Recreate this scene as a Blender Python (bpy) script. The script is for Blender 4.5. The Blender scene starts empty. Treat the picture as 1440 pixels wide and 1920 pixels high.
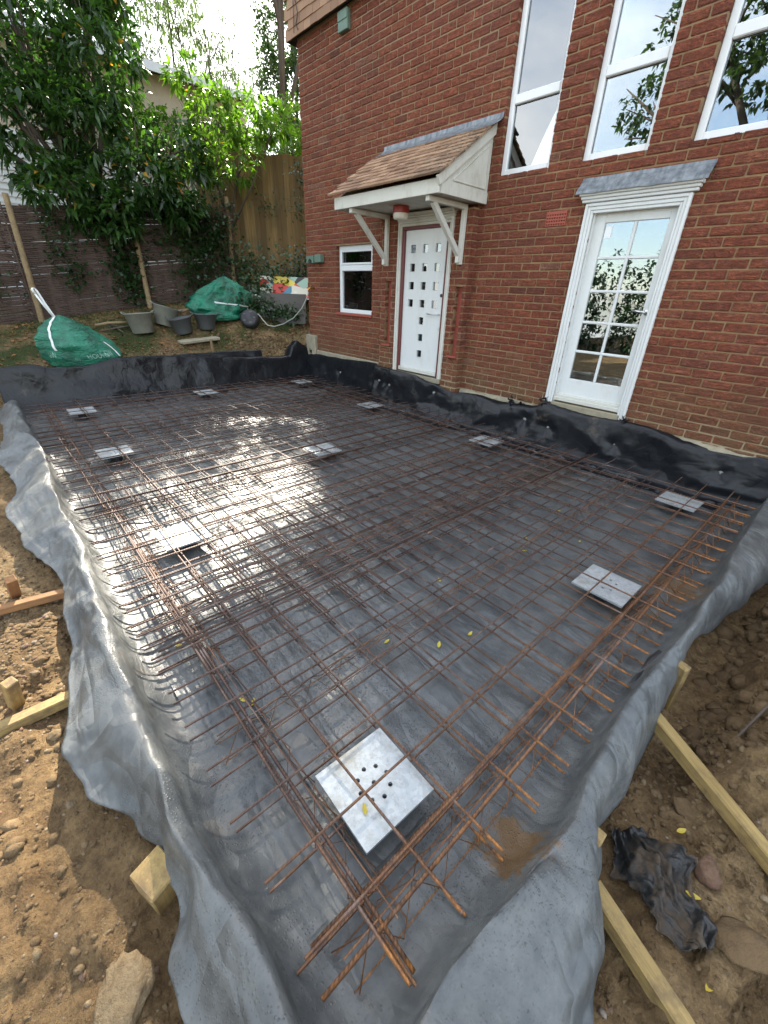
import bpy, bmesh, math, random
import numpy as np
from mathutils import Vector, Matrix, Euler, noise as mn
random.seed(7)
RNG = np.random.default_rng(11)
R = math.radians
scene = bpy.context.scene
COL = scene.collection

# ------------------------------------------------------------------ camera
cam_d = bpy.data.cameras.new('camera'); cam = bpy.data.objects.new('camera', cam_d); COL.objects.link(cam)
right = Vector((0.6673, 0.7440, 0.0339)); down = Vector((0.3686, -0.2907, -0.8830)); fwd = Vector((-0.6471, 0.6017, -0.4682))
CAM = Vector((0.0, -4.85, 1.65))
m = Matrix.Identity(4)
for i in range(3):
    m[i][0] = right[i]; m[i][1] = -down[i]; m[i][2] = -fwd[i]; m[i][3] = CAM[i]
cam.matrix_world = m
cam_d.sensor_fit = 'VERTICAL'; cam_d.sensor_height = 36.0; cam_d.lens = 36.0 * 779.93 / 1920.0
cam_d.clip_start = 0.02; cam_d.clip_end = 800
scene.camera = cam

# ------------------------------------------------------------------ light
SUN = Vector((-0.722, 0.418, 0.552)).normalized()       # towards the sun
world = bpy.data.worlds.new('World'); scene.world = world; world.use_nodes = True
wn = world.node_tree; wn.nodes.clear()
sky = wn.nodes.new('ShaderNodeTexSky'); sky.sky_type = 'NISHITA'; sky.sun_disc = False
sky.sun_elevation = math.asin(SUN.z); sky.sun_rotation = math.atan2(SUN.x, SUN.y)
sky.altitude = 60; sky.air_density = 1.0; sky.dust_density = 0.9; sky.ozone_density = 1.0
bg = wn.nodes.new('ShaderNodeBackground'); bg.inputs[1].default_value = 0.15
wo = wn.nodes.new('ShaderNodeOutputWorld')
# broken white cloud over the whole sky
tcw = wn.nodes.new('ShaderNodeTexCoord'); mpw = wn.nodes.new('ShaderNodeMapping'); mpw.inputs[3].default_value = (1.0, 1.0, 2.2)
nzw = wn.nodes.new('ShaderNodeTexNoise'); nzw.inputs['Scale'].default_value = 2.1; nzw.inputs['Detail'].default_value = 7; nzw.inputs['Roughness'].default_value = .58
mrw = wn.nodes.new('ShaderNodeMapRange'); mrw.inputs[1].default_value = .38; mrw.inputs[2].default_value = .68; mrw.inputs[3].default_value = .12; mrw.inputs[4].default_value = .92
mxw = wn.nodes.new('ShaderNodeMix'); mxw.data_type = 'RGBA'; mxw.inputs[7].default_value = (6.4, 6.4, 6.3, 1)
wn.links.new(tcw.outputs['Generated'], mpw.inputs[0]); wn.links.new(mpw.outputs[0], nzw.inputs['Vector']); wn.links.new(nzw.outputs['Fac'], mrw.inputs[0])
wn.links.new(mrw.outputs[0], mxw.inputs[0]); wn.links.new(sky.outputs[0], mxw.inputs[6])
wn.links.new(mxw.outputs[2], bg.inputs[0]); wn.links.new(bg.outputs[0], wo.inputs[0])
sun_d = bpy.data.lights.new('sun', 'SUN'); sun_d.energy = 5.0; sun_d.angle = R(0.8); sun_d.color = (1.0, 0.90, 0.75)
sun = bpy.data.objects.new('sun', sun_d); COL.objects.link(sun)
sun.rotation_euler = (-SUN).to_track_quat('-Z', 'Y').to_euler()
vs = scene.view_settings
vs.view_transform = 'Standard'; vs.look = 'None'; vs.exposure = 2.05; vs.gamma = 1.0; vs.use_curve_mapping = False
scene.cycles.max_bounces = 6; scene.cycles.diffuse_bounces = 3; scene.cycles.glossy_bounces = 3; scene.cycles.transparent_max_bounces = 10

# ------------------------------------------------------------------ mesh helpers
class MB:
    def __init__(s): s.v = []; s.f = []; s.a = []
    def add(s, vs, fs, a=0.5):
        o = len(s.v); s.v += [tuple(p) for p in vs]; s.a += [a] * len(vs)
        s.f += [tuple(i + o for i in f) for f in fs]; return s
    def box(s, x0, x1, y0, y1, z0, z1, a=0.5):
        v = [(x0,y0,z0),(x1,y0,z0),(x1,y1,z0),(x0,y1,z0),(x0,y0,z1),(x1,y0,z1),(x1,y1,z1),(x0,y1,z1)]
        return s.add(v, [(0,3,2,1),(4,5,6,7),(0,1,5,4),(1,2,6,5),(2,3,7,6),(3,0,4,7)], a)
    def obox(s, c, ax, ay, az, a=0.5):              # centre and three half-axis vectors
        c, ax, ay, az = map(Vector, (c, ax, ay, az))
        v = [c+i*ax+j*ay+k*az for k in (-1,1) for i, j in ((-1,-1),(1,-1),(1,1),(-1,1))]
        return s.add(v, [(0,3,2,1),(4,5,6,7),(0,1,5,4),(1,2,6,5),(2,3,7,6),(3,0,4,7)], a)
    def bevbox(s, x0, x1, y0, y1, z0, z1, b=0.004, a=0.5, jit=0.0):   # box with every edge chamfered
        v = []; f = []
        c = ((x0+x1)/2, (y0+y1)/2, (z0+z1)/2); h = ((x1-x0)/2, (y1-y0)/2, (z1-z0)/2)
        idx = {}
        for sx in (-1,1):
            for sy in (-1,1):
                for sz in (-1,1):
                    for ax in range(3):
                        p = []
                        for k, sg in enumerate((sx,sy,sz)):
                            p.append(c[k] + sg*(h[k] - (0 if k == ax else b)) + (random.uniform(-jit, jit) if jit else 0))
                        idx[(sx,sy,sz,ax)] = len(v); v.append(p)
        for ax in range(3):
            o = [k for k in range(3) if k != ax]
            for sg in (-1,1):
                q = []
                for u, w in ((-1,-1),(1,-1),(1,1),(-1,1)):
                    t = [0,0,0]; t[ax] = sg; t[o[0]] = u; t[o[1]] = w; q.append(idx[(t[0],t[1],t[2],ax)])
                f.append(tuple(q))
        for ax in range(3):
            o = [k for k in range(3) if k != ax]
            for u in (-1,1):
                for w in (-1,1):
                    q = []
                    for sg, face in ((-1,o[0]),(1,o[0]),(1,o[1]),(-1,o[1])):
                        t = [0,0,0]; t[ax] = sg; t[o[0]] = u; t[o[1]] = w; q.append(idx[(t[0],t[1],t[2],face)])
                    f.append(tuple(q))
        for sx in (-1,1):
            for sy in (-1,1):
                for sz in (-1,1): f.append(tuple(idx[(sx,sy,sz,k)] for k in range(3)))
        return s.add(v, f, a)
    def tube(s, pts, r, n=8, a=0.5, cap=True):
        pts = [Vector(p) for p in pts]; rs = r if isinstance(r, (list, tuple)) else [r]*len(pts)
        v = []; f = []; up = None
        for i, p in enumerate(pts):
            t = (pts[min(i+1, len(pts)-1)] - pts[max(i-1, 0)]).normalized()
            if up is None:
                up = Vector((0,0,1)) if abs(t.z) < 0.9 else Vector((1,0,0))
            x = up.cross(t); x.normalize(); y = t.cross(x); up = y
            for k in range(n):
                an = 2*math.pi*k/n; v.append(p + (x*math.cos(an) + y*math.sin(an))*rs[i])
        for i in range(len(pts)-1):
            for k in range(n):
                f.append((i*n+k, i*n+(k+1)%n, (i+1)*n+(k+1)%n, (i+1)*n+k))
        if cap: f.append(tuple(range(n-1,-1,-1))); f.append(tuple(range((len(pts)-1)*n, len(pts)*n)))
        return s.add(v, f, a)
    def prism(s, poly, axis, d0, d1, a=0.5):        # poly of 2D points, extruded along axis
        n = len(poly)
        def P(p, d): q = list(p); q.insert(axis, d); return q
        v = [P(p, d0) for p in poly] + [P(p, d1) for p in poly]
        f = [tuple(range(n-1,-1,-1)), tuple(range(n, 2*n))] + [(i,(i+1)%n,(i+1)%n+n,i+n) for i in range(n)]
        return s.add(v, f, a)
    def lathe(s, prof, c=(0,0,0), n=24, a=0.5, tilt=None):
        v = []; f = []; c = Vector(c)
        M = tilt if tilt is not None else Matrix.Identity(3)
        for r, z in prof:
            for k in range(n):
                an = 2*math.pi*k/n; v.append(c + M @ Vector((r*math.cos(an), r*math.sin(an), z)))
        for i in range(len(prof)-1):
            for k in range(n): f.append((i*n+k, i*n+(k+1)%n, (i+1)*n+(k+1)%n, (i+1)*n+k))
        return s.add(v, f, a)
    def build(s, name, mat, parent=None, smooth=False, attr=False, fixn=False):
        me = bpy.data.meshes.new(name)
        o0 = Vector((0,0,0))
        if parent is not None: o0 = ROOT.get(parent.name, o0)
        vv = np.array(s.v, dtype=np.float64) - np.array(o0)
        me.from_pydata(vv.tolist(), [], s.f); 
        if fixn:
            bm = bmesh.new(); bm.from_mesh(me); bmesh.ops.recalc_face_normals(bm, faces=bm.faces); bm.to_mesh(me); bm.free()
        if attr:
            at = me.attributes.new('rnd', 'FLOAT', 'POINT'); at.data.foreach_set('value', np.array(s.a, dtype=np.float32))
        if smooth: me.shade_smooth()
        me.materials.append(mat)
        o = bpy.data.objects.new(name, me); COL.objects.link(o)
        if parent is not None: o.parent = parent; ROOT[o.name] = o0
        return o
ROOT = {}
def np_mesh(name, V, F, mat, parent=None, attr=None, smooth=False, uv=None):
    """V (n,3) array, F (m,k) array of equal-sided faces."""
    me = bpy.data.meshes.new(name)
    o0 = ROOT.get(parent.name, Vector((0,0,0))) if parent is not None else Vector((0,0,0))
    V = np.asarray(V, dtype=np.float32) - np.array(o0, dtype=np.float32); F = np.asarray(F, dtype=np.int32)
    me.vertices.add(len(V)); me.vertices.foreach_set('co', V.ravel())
    k = F.shape[1]
    me.loops.add(F.size); me.loops.foreach_set('vertex_index', F.ravel())
    me.polygons.add(len(F)); me.polygons.foreach_set('loop_start', np.arange(0, F.size, k, dtype=np.int32))
    me.update(calc_edges=True); me.validate()
    if attr is not None:
        at = me.attributes.new('rnd', 'FLOAT', 'POINT'); at.data.foreach_set('value', np.asarray(attr, dtype=np.float32))
    if smooth: me.shade_smooth()
    me.materials.append(mat)
    o = bpy.data.objects.new(name, me); COL.objects.link(o)
    if parent is not None: o.parent = parent; ROOT[o.name] = o0
    return o
def empty(name, loc, label=None, cat=None, group=None):
    o = bpy.data.objects.new(name, None); COL.objects.link(o); o.location = loc; o.empty_display_size = 0.1
    ROOT[o.name] = Vector(loc); tag(o, label, cat, group); return o
def tag(o, label=None, cat=None, group=None, kind=None):
    if label: o['label'] = label
    if cat: o['category'] = cat
    if group: o['group'] = group
    if kind: o['kind'] = kind
    return o
def sm(t): t = min(1.0, max(0.0, t)); return t*t*(3-2*t)
def lerp(a, b, t): return a + (b-a)*t
def itab(tab, x):                                   # linear interpolation in a sorted table of (x, value)
    if x <= tab[0][0]: return tab[0][1]
    for (a, va), (b, vb) in zip(tab, tab[1:]):
        if x <= b:
            t = sm((x-a)/(b-a)); return va + (vb-va)*t
    return tab[-1][1]
def n3(x, y, z=0.0): return mn.noise(Vector((x, y, z)))

# ------------------------------------------------------------------ material helpers
class NT:
    def __init__(s, name):
        s.m = bpy.data.materials.new(name); s.m.use_nodes = True; s.t = s.m.node_tree; s.t.nodes.clear()
        s.out = s.n('ShaderNodeOutputMaterial'); s.p = s.n('ShaderNodeBsdfPrincipled')
        s.l(s.p.outputs[0], s.out.inputs[0])
    def n(s, ty, **k):
        x = s.t.nodes.new(ty)
        for a, b in k.items(): setattr(x, a, b)
        return x
    def l(s, a, b): s.t.links.new(a, b)
    def coord(s, kind='Object'): return s.n('ShaderNodeTexCoord').outputs[kind]
    def pos(s): return s.n('ShaderNodeNewGeometry').outputs['Position']
    def map(s, vec, scale=(1,1,1), loc=(0,0,0), rot=(0,0,0)):
        x = s.n('ShaderNodeMapping'); s.l(vec, x.inputs[0])
        x.inputs[1].default_value = loc; x.inputs[2].default_value = rot; x.inputs[3].default_value = scale
        return x.outputs[0]
    def noise(s, vec, scale=5, detail=4, rough=0.6, dist=0.0, out='Fac'):
        x = s.n('ShaderNodeTexNoise'); s.l(vec, x.inputs['Vector']); x.inputs['Scale'].default_value = scale
        x.inputs['Detail'].default_value = detail; x.inputs['Roughness'].default_value = rough; x.inputs['Distortion'].default_value = dist
        return x.outputs[out]
    def voro(s, vec, scale=5, feature='F1', out='Distance', rnd=1.0):
        x = s.n('ShaderNodeTexVoronoi', feature=feature); s.l(vec, x.inputs['Vector']); x.inputs['Scale'].default_value = scale
        x.inputs['Randomness'].default_value = rnd
        return x.outputs[out]
    def ramp(s, fac, stops, interp='LINEAR'):
        x = s.n('ShaderNodeValToRGB'); x.color_ramp.interpolation = interp; e = x.color_ramp.elements
        while len(e) < len(stops): e.new(0.5)
        for el, (p, c) in zip(e, stops): el.position = p; el.color = (c[0], c[1], c[2], 1) if len(c) == 3 else c
        s.l(fac, x.inputs[0]); return x.outputs[0]
    def mr(s, v, a, b, c=0.0, d=1.0):
        x = s.n('ShaderNodeMapRange'); s.l(v, x.inputs[0])
        for i, q in enumerate((a, b, c, d)): x.inputs[i+1].default_value = q
        return x.outputs[0]
    def math(s, op, a, b=None):
        x = s.n('ShaderNodeMath', operation=op)
        for i, q in enumerate((a, b)):
            if q is None: continue
            if isinstance(q, (int, float)): x.inputs[i].default_value = q
            else: s.l(q, x.inputs[i])
        return x.outputs[0]
    def mix(s, fac, a, b, blend='MIX'):
        x = s.n('ShaderNodeMix', data_type='RGBA', blend_type=blend)
        for sock, q in ((x.inputs[0], fac), (x.inputs[6], a), (x.inputs[7], b)):
            if isinstance(q, (int, float)): sock.default_value = q
            elif isinstance(q, tuple): sock.default_value = (q[0], q[1], q[2], 1)
            else: s.l(q, sock)
        return x.outputs[2]
    def sep(s, vec):
        x = s.n('ShaderNodeSeparateXYZ'); s.l(vec, x.inputs[0]); return x.outputs
    def bump(s, h, strength=0.3, dist=0.01, normal=None):
        x = s.n('ShaderNodeBump'); s.l(h, x.inputs['Height']); x.inputs['Strength'].default_value = strength
        x.inputs['Distance'].default_value = dist
        if normal is not None: s.l(normal, x.inputs['Normal'])
        return x.outputs[0]
    def attr(s, name='rnd'): return s.n('ShaderNodeAttribute', attribute_name=name).outputs['Fac']
    def set(s, **k):
        for a, b in k.items():
            i = s.p.inputs[{'color':'Base Color','rough':'Roughness','metal':'Metallic','normal':'Normal','spec':'Specular IOR Level','coat':'Coat Weight','coatr':'Coat Roughness','coatn':'Coat Normal'}[a]]
            if isinstance(b, (int, float)): i.default_value = b
            elif isinstance(b, tuple): i.default_value = (b[0], b[1], b[2], 1)
            else: s.l(b, i)
        return s.m

def mat_brick():
    t = NT('brick_clay'); P = t.pos(); r = t.attr()
    base = t.ramp(r, [(0,(.130,.050,.030)),(.25,(.220,.070,.036)),(.6,(.290,.082,.039)),(.85,(.325,.110,.052)),(1,(.27,.130,.080))])
    n1 = t.noise(P, 26, 5, .7); c = t.mix(t.mr(n1, .35, .75), base, (.12,.042,.032))
    n2 = t.noise(P, 9, 3); c = t.mix(t.mr(n2, .58, .8, 0, .35), c, (.38,.22,.16))
    n4 = t.noise(P, 1.1, 3); c = t.mix(t.mr(n4, .5, .8, 0, .45), c, (.19,.082,.062))
    z = t.sep(P)[2]; n3_ = t.noise(P, 3, 4)
    g = t.math('MULTIPLY', t.mr(z, 1.15, .5), t.mr(n3_, .35, .6, .25, .8)); c = t.mix(g, c, (.17,.115,.058))
    cr = t.noise(t.map(P, (8,8,26)), 1.0, 4, .6, 2.6)
    cr = t.math('ABSOLUTE', t.math('SUBTRACT', cr, .5)); c = t.mix(t.mr(cr, .0, .045, .55, 0), c, (.07,.026,.020))
    b = t.bump(cr, 1.0, .05); b = t.bump(t.noise(P, 34, 4, .6), .6, .010, b); b = t.bump(t.noise(P, 140, 3), .35, .004, b)
    return t.set(color=c, rough=.86, normal=b, spec=.25)
def mat_mortar():
    t = NT('lime_mortar'); P = t.pos()
    c = t.ramp(t.noise(P, 7, 5), [(.3,(.170,.102,.052)),(.7,(.255,.165,.082))])
    z = t.sep(P)[2]; c = t.mix(t.mr(z, 3.2, 4.4, 0, .4), c, (.27,.22,.15))
    g = t.mr(z, .75, .45); c = t.mix(g, c, (.30,.25,.15))
    return t.set(color=c, rough=.95, normal=t.bump(t.noise(P, 90, 4), .6, .006))
def mat_paint(name, col, dirt=(.35,.33,.25), amt=.35, rough=.45, sc=6):
    t = NT(name); P = t.pos()
    n = t.noise(t.map(P, (1,1,.4)), sc, 6, .7); c = t.mix(t.mr(n, .5, .78, 0, amt), col, dirt)
    f = t.noise(P, 60, 3); c = t.mix(t.mr(f, .62, .75, 0, amt*.8), c, dirt)
    return t.set(color=c, rough=rough, normal=t.bump(t.noise(t.map(P,(30,30,4)), 1, 3), .12, .003))
def mat_plain(name, col, rough=.5, metal=0.0, var=.25, sc=20, bump=.1, spec=.5):
    t = NT(name); P = t.pos(); n = t.noise(P, sc, 4)
    c = t.mix(t.mr(n, .3, .75, 0, var), col, tuple(x*.45 for x in col))
    return t.set(color=c, rough=rough, metal=metal, normal=t.bump(n, bump, .004), spec=spec)
def mat_glass():
    t = NT('window_glass'); t.t.nodes.remove(t.p)
    tr = t.n('ShaderNodeBsdfTransparent'); tr.inputs[0].default_value = (.80,.85,.84,1)
    gl = t.n('ShaderNodeBsdfGlossy'); gl.inputs['Roughness'].default_value = 0.0; gl.inputs[0].default_value = (.93,.97,1,1)
    fr = t.n('ShaderNodeFresnel'); fr.inputs[0].default_value = 1.75
    fac = t.mr(fr.outputs[0], 0, 1, .13, 1.0)
    mx = t.n('ShaderNodeMixShader'); t.l(fac, mx.inputs[0]); t.l(tr.outputs[0], mx.inputs[1]); t.l(gl.outputs[0], mx.inputs[2])
    t.l(mx.outputs[0], t.out.inputs[0]); return t.m
def mat_membrane(name, dusty=0.0, wet=1.0):
    t = NT(name); P = t.pos()
    big = t.noise(P, 1.3, 5, .65); mid = t.noise(P, 7, 5, .7)
    clean = dusty == 0
    c = t.mix(t.mr(big, .35, .7), (.005,.006,.008) if clean else (.052,.058,.060), (.009,.010,.012) if clean else (.101,.108,.106))
    d = t.math('MULTIPLY', t.mr(mid, .42, .75), .05 if clean else .30 + .6*dusty)
    c = t.mix(d, c, (.172,.180,.172) if dusty else (.10,.105,.105))
    mud = t.math('MULTIPLY', t.mr(t.noise(P, 3.1, 6, .75), .62, .74), .35); c = t.mix(mud, c, (.16,.115,.07))
    for (mx, my, mr_, st) in ((-.20,-4.03,.13,1.0), (-.30,-1.95,.20,.8), (-.42,-2.42,.22,.45), (-1.75,-.95,.35,.35)):
        dv_ = t.n('ShaderNodeVectorMath', operation='DISTANCE'); cb = t.n('ShaderNodeCombineXYZ'); sp = t.sep(P); t.l(sp[0], cb.inputs[0]); t.l(sp[1], cb.inputs[1]); t.l(cb.outputs[0], dv_.inputs[0]); dv_.inputs[1].default_value = (mx, my, 0)
        e_ = t.math('ADD', t.math('DIVIDE', dv_.outputs['Value'], mr_), t.mr(t.noise(P, 16, 6, .75), .2, .8, -.9, .9))
        c = t.mix(t.mr(e_, .55, .85, st, 0), c, (.135,.085,.042))
    # droplets of rain water standing on the sheet
    v = t.voro(P, 105, out='Distance'); drop = t.mr(v, .10, .38, 1, 0)
    v2 = t.voro(t.map(P, (1,1,1), (3.7,1.1,.4)), 40, out='Distance'); drop2 = t.mr(v2, .05, .11, 1, 0)
    patch = t.mr(t.noise(P, 1.7, 3), .36, .52)
    dh = t.math('MULTIPLY', t.math('ADD', drop, t.math('MULTIPLY', drop2, 1.8)), t.math('MULTIPLY', patch, wet))
    # few long creases where the sheet was folded on the roll
    cr = t.math('ABSOLUTE', t.math('SUBTRACT', t.noise(t.map(P, (1,.55,1), rot=(0,0,.5)), 1.5, 1, .4, .3), .5)); cl = t.mr(cr, 0, .010, 1, 0)
    b = t.bump(t.noise(P, 2.6, 2, .45), .22 if clean else .26, .05)
    sk = t.math('ABSOLUTE', t.math('SUBTRACT', t.noise(t.map(P, (2.2,7.5,5), rot=(0,0,.7)), 1, 2, .5, .5), .5)); b = t.bump(t.mr(sk, 0, .12), .10 if clean else .26, .020, b)
    b = t.bump(t.noise(P, 9, 2, .5), .14, .012, b)
    for sc_, st_ in ((3.2, .17 if clean else (.34 if dusty > .4 else .16)), (8.5, .10 if clean else (.26 if dusty > .4 else .12))):    # flat crumpled facets
        wp = t.n('ShaderNodeVectorMath', operation='ADD'); sc_n = t.n('ShaderNodeVectorMath', operation='SCALE'); t.l(t.noise(P, 2.5, 2, out='Color'), sc_n.inputs[0]); sc_n.inputs['Scale'].default_value = .22
        t.l(t.map(P, (1, .62, .85), rot=(0,0,.6)), wp.inputs[0]); t.l(sc_n.outputs[0], wp.inputs[1])
        vo = t.n('ShaderNodeTexVoronoi', feature='F1'); t.l(wp.outputs[0], vo.inputs['Vector']); vo.inputs['Scale'].default_value = sc_
        df = t.n('ShaderNodeVectorMath', operation='SUBTRACT'); t.l(wp.outputs[0], df.inputs[0]); t.l(vo.outputs['Position'], df.inputs[1])
        cc = t.n('ShaderNodeVectorMath', operation='SUBTRACT'); t.l(vo.outputs['Color'], cc.inputs[0]); cc.inputs[1].default_value = (.5,.5,.5)
        dp = t.n('ShaderNodeVectorMath', operation='DOT_PRODUCT'); t.l(df.outputs[0], dp.inputs[0]); t.l(cc.outputs[0], dp.inputs[1])
        b = t.bump(dp.outputs['Value'], st_, 1.0, b)
    b = t.bump(cl, .22, .004, b)
    if wet: b = t.bump(dh, .80, .0036, b)
    rg = t.mr(mid, .3, .75, .26, .38) if clean else t.mr(mid, .3, .75, .33 + .06*dusty, .47 + .10*dusty)
    return t.set(color=c, rough=rg, normal=b, spec=.30 if clean else (.46 if dusty > .4 else .6))
def mat_scrap():
    t = NT('dirty_polythene'); P = t.pos(); n = t.noise(P, 11, 5, .7)
    c = t.mix(t.mr(n, .46, .66, 0, .8), (.014,.015,.015), (.11,.075,.042))
    return t.set(color=c, rough=t.mr(n, .4, .6, .38, .85), normal=t.bump(t.noise(P, 22, 4, .6, 1.0), .6, .012))
def mat_rust(name='rusty_steel', orange=0.0):
    t = NT(name); P = t.pos()
    n = t.noise(P, 14, 5, .75); c = t.ramp(n, [(.3,(.034,.023,.019)),(.5,(.068,.039,.029)),(.72,(.130,.064,.038))])
    x = t.sep(P)[0]; y = t.sep(P)[1]
    e = t.mr(t.math('ADD', x, t.mr(t.noise(P, 2.5, 3), 0, 1, -.55, .55)), -.95, -.15)
    ends = t.mr(t.math('ADD', x, t.mr(t.noise(P, 30, 2), 0, 1, -.12, .12)), -.36, -.22)
    o = t.math('MULTIPLY', t.math('MAXIMUM', t.math('MULTIPLY', e, .45), ends), t.mr(t.noise(P, 40, 3), .3, .6))
    if orange: o = t.math('MAXIMUM', o, t.math('MULTIPLY', t.mr(t.noise(P, 6, 3), .35, .65), orange))
    c = t.mix(o, c, (.40,.165,.038))
    gl = t.mr(t.noise(P, 8, 2), .56, .7, 0, .5); c = t.mix(gl, c, (.21,.17,.15))
    rib = t.n('ShaderNodeTexWave', wave_type='BANDS', bands_direction='DIAGONAL'); t.l(t.map(P, (1,1,0)), rib.inputs[0]); rib.inputs['Scale'].default_value = 42
    b = t.bump(rib.outputs['Fac'], .55, .002)
    return t.set(color=c, rough=.55, metal=.25, normal=b)
def mat_galv():
    t = NT('galvanised_steel'); P = t.pos()
    v = t.sep(t.voro(P, 70, out='Color'))[0]; n = t.noise(P, 24, 5, .8); n2 = t.noise(P, 7, 5)
    c = t.mix(t.mr(v, 0, 1), (.34,.37,.375), (.43,.455,.455)); c = t.mix(t.mr(n, .50, .66, 0, .6), c, (.23,.245,.24)); c = t.mix(t.mr(n2, .55, .72, 0, .7), c, (.22,.18,.10))
    return t.set(color=c, rough=t.mr(n, .3, .7, .36, .6), metal=.35, normal=t.bump(n, .15, .003))
def mat_timber(name, a, b_, dirt=.3):
    t = NT(name); O = t.coord('Object')
    g = t.noise(t.map(O, (2,2,2)), 3, 4); w = t.noise(t.map(O, (26,26,26)), 1, 4, .6, 2.5)
    gr_ = t.noise(t.map(O, (3,60,60)), 1, 3, .6, .6); c = t.mix(t.mr(gr_, .35, .68), a, b_); c = t.mix(t.mr(w, .55, .8, 0, .4), c, b_); P = t.pos(); c = t.mix(t.mr(t.noise(P, 9, 6, .75), .46, .66, 0, dirt*1.9), c, (.115,.075,.038))
    w = gr_
    return t.set(color=c, rough=.8, normal=t.bump(w, .35, .004))
def mat_soil():
    t = NT('soil'); P = t.pos()
    a = t.noise(P, 2.2, 6, .7); b = t.noise(P, 19, 7, .78); v = t.voro(P, 44, out='Distance'); f = t.noise(P, 130, 3, .7)
    c = t.ramp(a, [(.32,(.145,.090,.043)),(.5,(.25,.166,.080)),(.68,(.38,.272,.142))])
    c = t.mix(t.mr(b, .42, .70), c, (.075,.047,.025)); c = t.mix(t.mr(f, .60, .74, 0, .55), c, (.26,.20,.125))
    x = t.sep(P)[0]; far = t.mr(x, -7.9, -8.5)
    gr = t.math('MULTIPLY', far, t.mr(t.noise(P, 1.6, 5), .40, .58)); c = t.mix(gr, c, (.040,.052,.016))
    lt = t.math('MULTIPLY', far, t.mr(t.noise(P, 14, 4), .60, .68)); c = t.mix(lt, c, (.14,.062,.024))
    bb = t.bump(b, 1.0, .045); bb = t.bump(v, .6, .012, bb); bb = t.bump(f, .7, .006, bb)
    return t.set(color=c, rough=.95, normal=bb, spec=.2)
def mat_stone():
    t = NT('stone'); P = t.pos(); r = t.attr()
    c = t.ramp(r, [(0,(.11,.072,.038)),(.45,(.17,.115,.060)),(.68,(.20,.145,.08)),(.84,(.245,.195,.125)),(.95,(.17,.09,.065)),(1,(.34,.31,.26))])
    n = t.noise(P, 40, 5, .75); c = t.mix(t.mr(n, .4, .7, 0, .75), c, (.10,.067,.036)); n2 = t.noise(P, 9, 4); c = t.mix(t.mr(n2, .5, .7, 0, .6), c, (.10,.067,.036))
    return t.set(color=c, rough=.95, normal=t.bump(n, 1.0, .014), spec=.2)
def mat_leaf(name, dark, light, trans=.35, rough=.35, yellow=0.0):
    t = NT(name); r = t.attr(); P = t.pos()
    c = t.mix(r, dark, light); c = t.mix(t.mr(t.noise(P, 1.2, 2), .35, .7, 0, .5), c, dark)
    if yellow: c = t.mix(t.mr(r, 1-yellow, 1-yellow+.01), c, (.45,.22,.03))
    t.set(color=c, rough=rough, spec=.5)
    tr = t.n('ShaderNodeBsdfTranslucent'); t.l(t.mix(1.0, c, (1.7,1.9,.75), 'MULTIPLY'), tr.inputs[0])
    mx = t.n('ShaderNodeMixShader'); mx.inputs[0].default_value = trans
    t.l(t.p.outputs[0], mx.inputs[1]); t.l(tr.outputs[0], mx.inputs[2]); t.l(mx.outputs[0], t.out.inputs[0])
    return t.m
def mat_bark(name, a, b_):
    t = NT(name); P = t.pos(); n = t.noise(t.map(P, (20,20,4)), 1, 5, .7)
    return t.set(color=t.mix(n, a, b_), rough=.9, normal=t.bump(n, .6, .02))
def mat_board():
    t = NT('fence_board'); P = t.pos(); r = t.attr(); n = t.noise(t.map(P, (30,30,1.6)), 1, 4, .6)
    c = t.ramp(r, [(0,(.14,.092,.036)),(.5,(.21,.142,.056)),(1,(.28,.195,.078))]); c = t.mix(t.mr(n, .35, .7, 0, .6), c, (.075,.050,.022))
    c = t.mix(t.mr(t.noise(P, 1.3, 4), .5, .7, 0, .5), c, (.07,.065,.03))
    return t.set(color=c, rough=.85, normal=t.bump(n, .4, .006))
def mat_lead():
    t = NT('lead_sheet'); P = t.pos(); n = t.noise(t.map(P, (22,22,2.5)), 1, 4, .6); n2 = t.noise(P, 12, 5)
    c = t.mix(t.mr(n, .35, .7), (.095,.112,.125), (.24,.265,.28)); c = t.mix(t.mr(n2, .6, .75, 0, .4), c, (.32,.33,.32))
    return t.set(color=c, rough=.55, metal=.3, normal=t.bump(n, .4, .01))
def mat_tile():
    t = NT('clay_roof_tile'); P = t.pos(); r = t.attr()
    c = t.ramp(r, [(0,(.19,.110,.066)),(.5,(.285,.172,.103)),(1,(.36,.232,.142))])
    n = t.noise(P, 6, 5, .7); x = t.sep(P)[0]
    mo = t.math('MULTIPLY', t.mr(t.math('ADD', x, t.mr(n, 0, 1, -.7, .7)), -4.5, -3.5), t.mr(t.noise(P, 30, 4), .42, .6)); c = t.mix(mo, c, (.075,.065,.045))
    return t.set(color=c, rough=.9, normal=t.bump(t.noise(P, 60, 4), .4, .004))
def mat_bag():
    t = NT('green_woven_bag'); P = t.pos()
    w = t.n('ShaderNodeTexWave', wave_type='BANDS', bands_direction='Z'); t.l(P, w.inputs[0]); w.inputs['Scale'].default_value = 9; w.inputs['Distortion'].default_value = 5
    c = t.mix(t.mr(t.noise(P, 4, 5), .35, .7), (.004,.075,.042), (.010,.19,.108));     b = t.bump(t.noise(t.map(P, (3,3,7)), 3, 4, .6, 1.2), .7, .05); b = t.bump(t.noise(t.map(P, (1,1,4)), 16, 3), .3, .015, b)
    return t.set(color=c, rough=.38, normal=b)
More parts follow.
